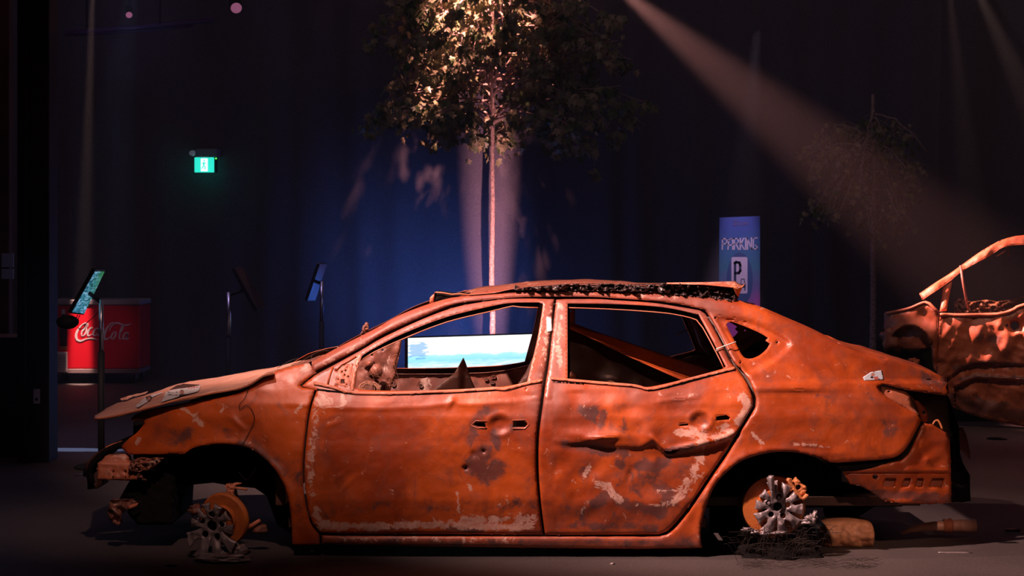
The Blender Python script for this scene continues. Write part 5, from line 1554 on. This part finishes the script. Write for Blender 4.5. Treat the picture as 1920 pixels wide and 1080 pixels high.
# bottle picture on the front
V, Fc = [], []
prof_b = [(0.012, 235), (0.014, 262), (0.020, 290), (0.034, 330), (0.045, 375), (0.040, 420), (0.046, 470), (0.046, 530), (0.038, 560), (0.044, 590), (0.040, 625)]
for r, v in prof_b:
    x, z = cz(165, v)
    V += [Vector((x - r, CY - 0.003, z)), Vector((x + r, CY - 0.003, z))]
for i in range(len(prof_b) - 1): Fc.append((2 * i, 2 * i + 1, 2 * i + 3, 2 * i + 2))
o = make('bottle_print', V, Fc, simple('print_brown', (0.05, 0.018, 0.02), 0.4), cool, False)
x, z = cz(165, 245)
make('bottle_cap_print', [Vector((x - 0.016, CY - 0.004, z + 0.02)), Vector((x + 0.016, CY - 0.004, z + 0.02)), Vector((x + 0.020, CY - 0.004, z - 0.035)), Vector((x - 0.020, CY - 0.004, z - 0.035))], [(0, 1, 2, 3)], m_wht, o, False)
x, z = cz(165, 640)
make('bottle_foot_print', [Vector((x - 0.045, CY - 0.004, z + 0.02)), Vector((x + 0.045, CY - 0.004, z + 0.02)), Vector((x + 0.045, CY - 0.004, z - 0.02)), Vector((x - 0.045, CY - 0.004, z - 0.02))], [(0, 1, 2, 3)], simple('print_ochre', (0.45, 0.12, 0.03), 0.5), o, False)

# ------------------------------------------------------------------ exit sign
EY = 21.0
ex = thing('exit_sign', (pt(383, 305, EY).x, EY + 0.1, pt(383, 322, EY).z), 'glowing green and white running-man exit sign high on the back curtain', 'exit sign')
es = EY / F


def ebox(nm, x0, y0, x1, y1, d0, d1, mat, par=ex, bev=0.003):
    a = pt(x0, y1, EY); c = pt(x1, y0, EY)
    return box(nm, (a.x, EY + d0, a.z), (c.x, EY + d1, c.z), mat, par, bev)


m_green = simple('sign_green', (0.0, 0.3, 0.2), 0.5, emis=(0.03, 0.80, 0.62), es=1.1)
m_white = simple('sign_white', (0.5, 0.5, 0.5), 0.5, emis=(0.75, 1.0, 0.98), es=1.4)
ebox('housing', 366, 279, 406, 294, 0.0, 0.33, simple('housing_grey', (0.25, 0.25, 0.32), 0.5))
ebox('panel', 364, 295, 401, 323, 0.02, 0.04, m_green)
ebox('door_symbol', 376, 297, 389, 321, 0.012, 0.022, m_white)
V, Fc = [], []
man = [(0.45, 0.20), (0.60, 0.36), (0.40, 0.44), (0.55, 0.60), (0.30, 0.62), (0.68, 0.82)]
def mp_(u, v): return pt(376 + 13 * u, 297 + 24 * v, EY) + Vector((0, 0.008, 0))
tube_mesh([mp_(0.5, 0.12), mp_(0.52, 0.2)], 0.010, 8, True, V, Fc)
tube_mesh([mp_(0.5, 0.28), mp_(0.42, 0.52)], 0.009, 8, True, V, Fc)
tube_mesh([mp_(0.42, 0.52), mp_(0.65, 0.66), mp_(0.58, 0.85)], 0.006, 6, True, V, Fc)
tube_mesh([mp_(0.42, 0.52), mp_(0.30, 0.72), mp_(0.08, 0.78)], 0.006, 6, True, V, Fc)
tube_mesh([mp_(0.5, 0.30), mp_(0.75, 0.42)], 0.005, 6, True, V, Fc)
tube_mesh([mp_(0.5, 0.30), mp_(0.22, 0.40)], 0.005, 6, True, V, Fc)
make('running_man', V, Fc, m_green, ex)
lathe('emergency_lamp', pt(361, 287, EY) + Vector((0, 0.03, 0)), (-0.3, -1, 0), [(0, 0.045), (0.03, 0.04), (0.035, 0.0), (0.02, -0.03)], simple('lamp_glass', (0.5, 0.55, 0.6), 0.2, emis=(0.5, 0.6, 0.8), es=0.08), ex, 20)
for a in (369, 383, 395):
    ebox('clip', a - 2, 292, a + 2, 295, 0.0, 0.03, M['chrome'])
lathe('indicator', pt(404.5, 297, EY) + Vector((0, 0.02, 0)), (0, -1, 0), [(0.010, 0), (0.010, 0.006), (0, 0.01)], simple('led', (0, 0.5, 0), 0.3, emis=(0.1, 1.0, 0.1), es=1.5), ex, 10)
ebox('side_case', 401, 294, 406, 323, 0.02, 0.08, M['black'])
l = point_light('sign_glow_light', pt(383, 330, EY - 0.12), 0.25, (0.1, 0.9, 0.8), 0.05)

# ------------------------------------------------------------------ parking banner
BY = 20.5
bn = thing('parking_banner', (pt(1386, 500, BY).x, BY, 0), 'tall blue and purple roll-up banner reading parking, behind the roof of the car', 'banner')
m_ban, nt, b = newmat('banner_print')
tc = nt.nodes.new('ShaderNodeTexCoord'); sp = nt.nodes.new('ShaderNodeSeparateXYZ'); nt.links.new(tc.outputs['UV'], sp.inputs[0])
n1 = nt.nodes.new('ShaderNodeTexNoise'); n1.inputs['Scale'].default_value = 3; nt.links.new(tc.outputs['UV'], n1.inputs['Vector'])
ad = nt.nodes.new('ShaderNodeMath'); ad.operation = 'MULTIPLY_ADD'; ad.inputs[1].default_value = 0.12
nt.links.new(n1.outputs['Fac'], ad.inputs[0]); nt.links.new(sp.outputs['Y'], ad.inputs[2])
rp = nt.nodes.new('ShaderNodeValToRGB'); c_ = rp.color_ramp
c_.elements[0].position = 0.05; c_.elements[0].color = (0.60, 0.10, 0.55, 1)
c_.elements[1].position = 1.0; c_.elements[1].color = (0.06, 0.11, 0.42, 1)
for p, c in ((0.46, (0.65, 0.12, 0.50, 1)), (0.60, (0.18, 0.15, 0.40, 1)), (0.74, (0.06, 0.22, 0.36, 1))):
    e_ = c_.elements.new(p); e_.color = c
nt.links.new(ad.outputs[0], rp.inputs['Fac']); nt.links.new(rp.outputs['Color'], b.inputs['Base Color'])
b.inputs['Roughness'].default_value = 0.6
TLb, TRb = pt(1349, 408, BY), pt(1425, 405, BY + 0.0)
BLb = Vector((pt(1347, 650, BY).x, BY, 0.06)); BRb = Vector((TRb.x, BY, 0.06))
o = make('print', [BLb, BRb, TRb, TLb], [(0, 1, 2, 3)], m_ban, bn, False)
uv = o.data.uv_layers.new(name='UV')
for i, c in enumerate(((0, 0), (1, 0), (1, 1), (0, 1))): uv.data[i].uv = c
md = o.modifiers.new('t', 'SOLIDIFY'); md.thickness = 0.003
box('base_case', (BLb.x - 0.02, BY - 0.08, 0), (BRb.x + 0.02, BY + 0.08, 0.08), M['black'], bn)
tube('support_pole', [Vector(((BLb.x + BRb.x) / 2, BY + 0.03, 0.05)), Vector(((BLb.x + BRb.x) / 2, BY + 0.03, TLb.z))], 0.01, M['black'], bn)
m_let = simple('banner_lettering', (0.72, 0.62, 0.80), 0.6)
m_dk = simple('banner_dark', (0.035, 0.05, 0.13), 0.6)


def bq(u, v, off=-0.006):   # banner drawing units: zoom crop (694x1080 for 180x280 px)
    p = pt(1300 + u * 0.2594, 380 + v * 0.2593, BY); p.y += off
    return p


def bpoly(nm, polys, mat, off=-0.006, par=bn):
    V, Fc = [], []
    for pl in polys:
        b0 = len(V)
        V += [bq(a, c, off) for a, c in pl]
        Fc.append(tuple(range(b0, b0 + len(pl)))[::-1])
    o = make(nm, V, Fc, mat, par, False)
    return o


def stroke(pl, w_):
    """thick polyline as quads"""
    out = []
    for (x0, y0), (x1, y1) in zip(pl[:-1], pl[1:]):
        l = math.hypot(x1 - x0, y1 - y0) + 1e-6
        nx_, ny_ = -(y1 - y0) / l * w_ / 2, (x1 - x0) / l * w_ / 2
        ex_, ey_ = (x1 - x0) / l * w_ / 2, (y1 - y0) / l * w_ / 2
        out.append([(x0 - ex_ + nx_, y0 - ey_ + ny_), (x1 + ex_ + nx_, y1 + ey_ + ny_), (x1 + ex_ - nx_, y1 + ey_ - ny_), (x0 - ex_ - nx_, y0 - ey_ - ny_)])
    return out


T0, B0_ = 262, 336
W = 9.5
G = []
G += stroke([(209, B0_), (211, T0), (240, T0 - 2), (242, 296), (213, 299)], W)                     # P
G += stroke([(250, B0_), (256, 274), (267, T0 - 2), (283, T0 - 2), (284, B0_)], 8.5) + stroke([(255, 308), (283, 306)], W)   # A
G += stroke([(295, B0_), (296, T0 - 1), (324, T0 - 3), (325, 294), (298, 298)], W) + stroke([(308, 300), (327, B0_)], W)   # R
G += stroke([(339, B0_), (340, T0 - 3)], W) + stroke([(364, T0 - 4), (344, 298), (367, B0_)], W)      # K
G += stroke([(378, B0_), (378, T0 - 4)], W)                                                          # I
G += stroke([(391, B0_), (391, T0 - 4), (420, B0_ - 2), (420, T0 - 6)], W)                            # N
G += stroke([(462, T0 - 7), (434, T0 - 5), (433, B0_ - 1), (460, B0_ - 2), (460, 308), (449, 308)], 8)  # G
bpoly('parking_lettering', G, m_let, -0.002)
V, Fc = [], []
def roundrect(x0, y0, x1, y1, r):
    o = []
    for cx_, cy_, a0 in ((x1 - r, y0 + r, -90), (x1 - r, y1 - r, 0), (x0 + r, y1 - r, 90), (x0 + r, y0 + r, 180)):
        for k in range(5):
            a = math.radians(a0 + 90 * k / 4); o.append((cx_ + r * math.cos(a), cy_ + r * math.sin(a)))
    return o


oval = bpoly('print_oval', [circ(335, 555, 95, 40, 195)], simple('banner_oval', (0.055, 0.11, 0.28), 0.6), -0.0015)
sg = bpoly('parking_symbol', [roundrect(275, 393, 391, 657, 12)], m_let, -0.003)
bpoly('symbol_letter', stroke([(301, 568), (301, 436), (310, 430), (332, 434), (338, 450), (338, 492), (328, 508), (306, 510)], 18), m_dk, -0.0045, sg)
bpoly('symbol_car', stroke([(341, 590), (347, 552), (368, 552), (373, 590)], 5) + [[(336, 588), (378, 588), (378, 615), (336, 615)], [(339, 615), (347, 615), (347, 635), (339, 635)], [(368, 615), (376, 615), (376, 635), (368, 635)]], m_dk, -0.0045, sg)
bpoly('header_logo', [[(286, 128), (325, 126), (325, 138), (286, 140)], [(286, 144), (325, 142), (325, 166), (286, 168)], [(330, 152), (341, 126), (353, 152), (343, 180)], [(356, 138), (396, 136), (396, 160), (356, 164)]], simple('banner_logo', (0.10, 0.10, 0.30), 0.6), -0.002)

# ------------------------------------------------------------------ column, switch, posters and lamps on the left
KY = 13.0
ks = KY / F
o = box('pillar_left', ((32 - 960) * ks, KY, 0), ((92 - 960) * ks, KY + 0.25, 7.2), simple('pillar_black', (0.010, 0.009, 0.013), 0.6), None, 0.004)
tag(o, 'tall black square column at the left edge', kind='structure')
o = box('trim_1', ((46 - 960) * ks, KY - 0.012, 0), ((51 - 960) * ks, KY - 0.002, 7.2), simple('pillar_trim', (0.02, 0.018, 0.03), 0.5), None, 0.002)
tag(o, kind='structure')
sw = box('card_holder', (pt(64, 0, KY).x, KY - 0.022, pt(0, 757, KY - 0.02).z), (pt(76, 0, KY).x, KY - 0.013 + 0.011, pt(0, 729, KY).z), simple('holder_grey', (0.35, 0.33, 0.42), 0.5), None, 0.003)
tag(sw, 'small pale wall device fixed low on the black column', 'switch')
sym = lathe('device_ring', (pt(70, 0, KY).x, KY - 0.0225, pt(0, 748, KY).z), (0, -1, 0), [(0.012, 0), (0.012, 0.002), (0.006, 0.002), (0.006, 0)], M['black'], sw, 14)
o = box('wall_partition', ((-80 - 960) * ks, KY + 0.9, 0), ((22 - 960) * ks * 1.075, KY + 1.0, 7.2), simple('partition_brown', (0.10, 0.045, 0.035), 0.7, nscale=6), None, 0.004)
tag(o, kind='structure')
PY = KY + 0.88
ps = PY / F
for i, (y0, y1, l) in enumerate(((475, 501, 'upper of two pale paper notices left of the black column'), (504, 523, 'lower of two pale paper notices left of the black column'))):
    o = box('paper_notice', ((3 - 960) * ps, PY - 0.004, EYE - (y1 - HZ) * ps), ((25 - 960) * ps, PY + 0.019, EYE - (y0 - HZ) * ps), simple('notice_paper', (0.42, 0.42, 0.55), 0.6), None, 0.0)
    tag(o, l, 'notice', 'paper notices left of the column')
cb = thing('low_cabinet', ((5 - 960) * KY / F * 1.02, 13.4, 0), 'dark low cabinet left of the black column', 'cabinet')
box('carcass', ((-70 - 960) * ks, KY + 0.30, 0), ((29 - 960) * ks, KY + 0.75, EYE - (640 - HZ) * ks), simple('cabinet_dark', (0.035, 0.03, 0.04), 0.5), cb, 0.006)
box('top', ((-72 - 960) * ks, KY + 0.28, EYE - (640 - HZ) * ks), ((31 - 960) * ks, KY + 0.77, EYE - (636 - HZ) * ks), simple('cabinet_top', (0.12, 0.07, 0.06), 0.5), cb, 0.003)
spot('partition_light', (-4.3, 13.2, 6.0), (-3.95, 13.9, 1.2), 16, (1.0, 0.35, 0.2), 30, 0.9, 0.05)
spot('notice_light', (-3.9, 11.5, 2.6), (-3.95, 13.9, 1.5), 2.5, (0.5, 0.6, 1.0), 25, 0.9, 0.05)

# overhead lighting bar and stage lamps
tr = thing('lighting_bar', (pt(270, 40, 20).x, 20.0, pt(270, 48, 20).z), 'dim violet-lit overhead lighting bar at the top left', 'lighting bar')
tube('bar', [pt(120, 62, 20.0), pt(270, 50, 20.2), pt(400, 36, 20.5)], 0.035, simple('bar_violet', (0.10, 0.07, 0.16), 0.4), tr, 12)
for a, c in ((163, 59), (300, 46)):
    tube('hanger', [pt(a, c, 20.1), pt(a, -120, 20.1)], 0.012, M['black'], tr, 8)
tube('lower_chord', [pt(140, 66, 20.0), pt(300, 55, 20.2), pt(360, 48, 20.4)], 0.015, simple('bar_dark', (0.05, 0.04, 0.09), 0.4), tr, 8)
spot('bar_light', pt(260, 160, 19.0), pt(230, 55, 20.2), 5, (0.35, 0.3, 1.0), 60, 0.9, 0.05)
m_lens = simple('lens_pink', (0.2, 0.08, 0.12), 0.3, emis=(0.50, 0.16, 0.30), es=0.45)
for a, c, r, l in ((443, 15, 0.062, 'larger pink-lensed stage lamp at the top left, right of the lighting bar'), (242, 28, 0.036, 'smaller pink-lensed stage lamp above the lighting bar')):
    p = pt(a, c, 19.8)
    t = thing('stage_lamp', p, l, 'lamp', 'pink stage lamps overhead')
    ax = Vector((0.25, -1, -0.55)).normalized()
    lathe('housing', p, ax, [(r * 0.5, -0.25), (r * 1.1, -0.2), (r * 1.15, 0.0), (r * 1.0, 0.0)], M['black'], t, 24)
    lathe('lens', p, ax, [(0, 0.012), (r * 0.7, 0.008), (r, 0.001)], m_lens, t, 24)
    tube('yoke', [p - ax * 0.1, p + Vector((0, 0.1, 0.3)), Vector((p.x, p.y + 0.1, 7.2))], 0.01, M['black'], t, 8)
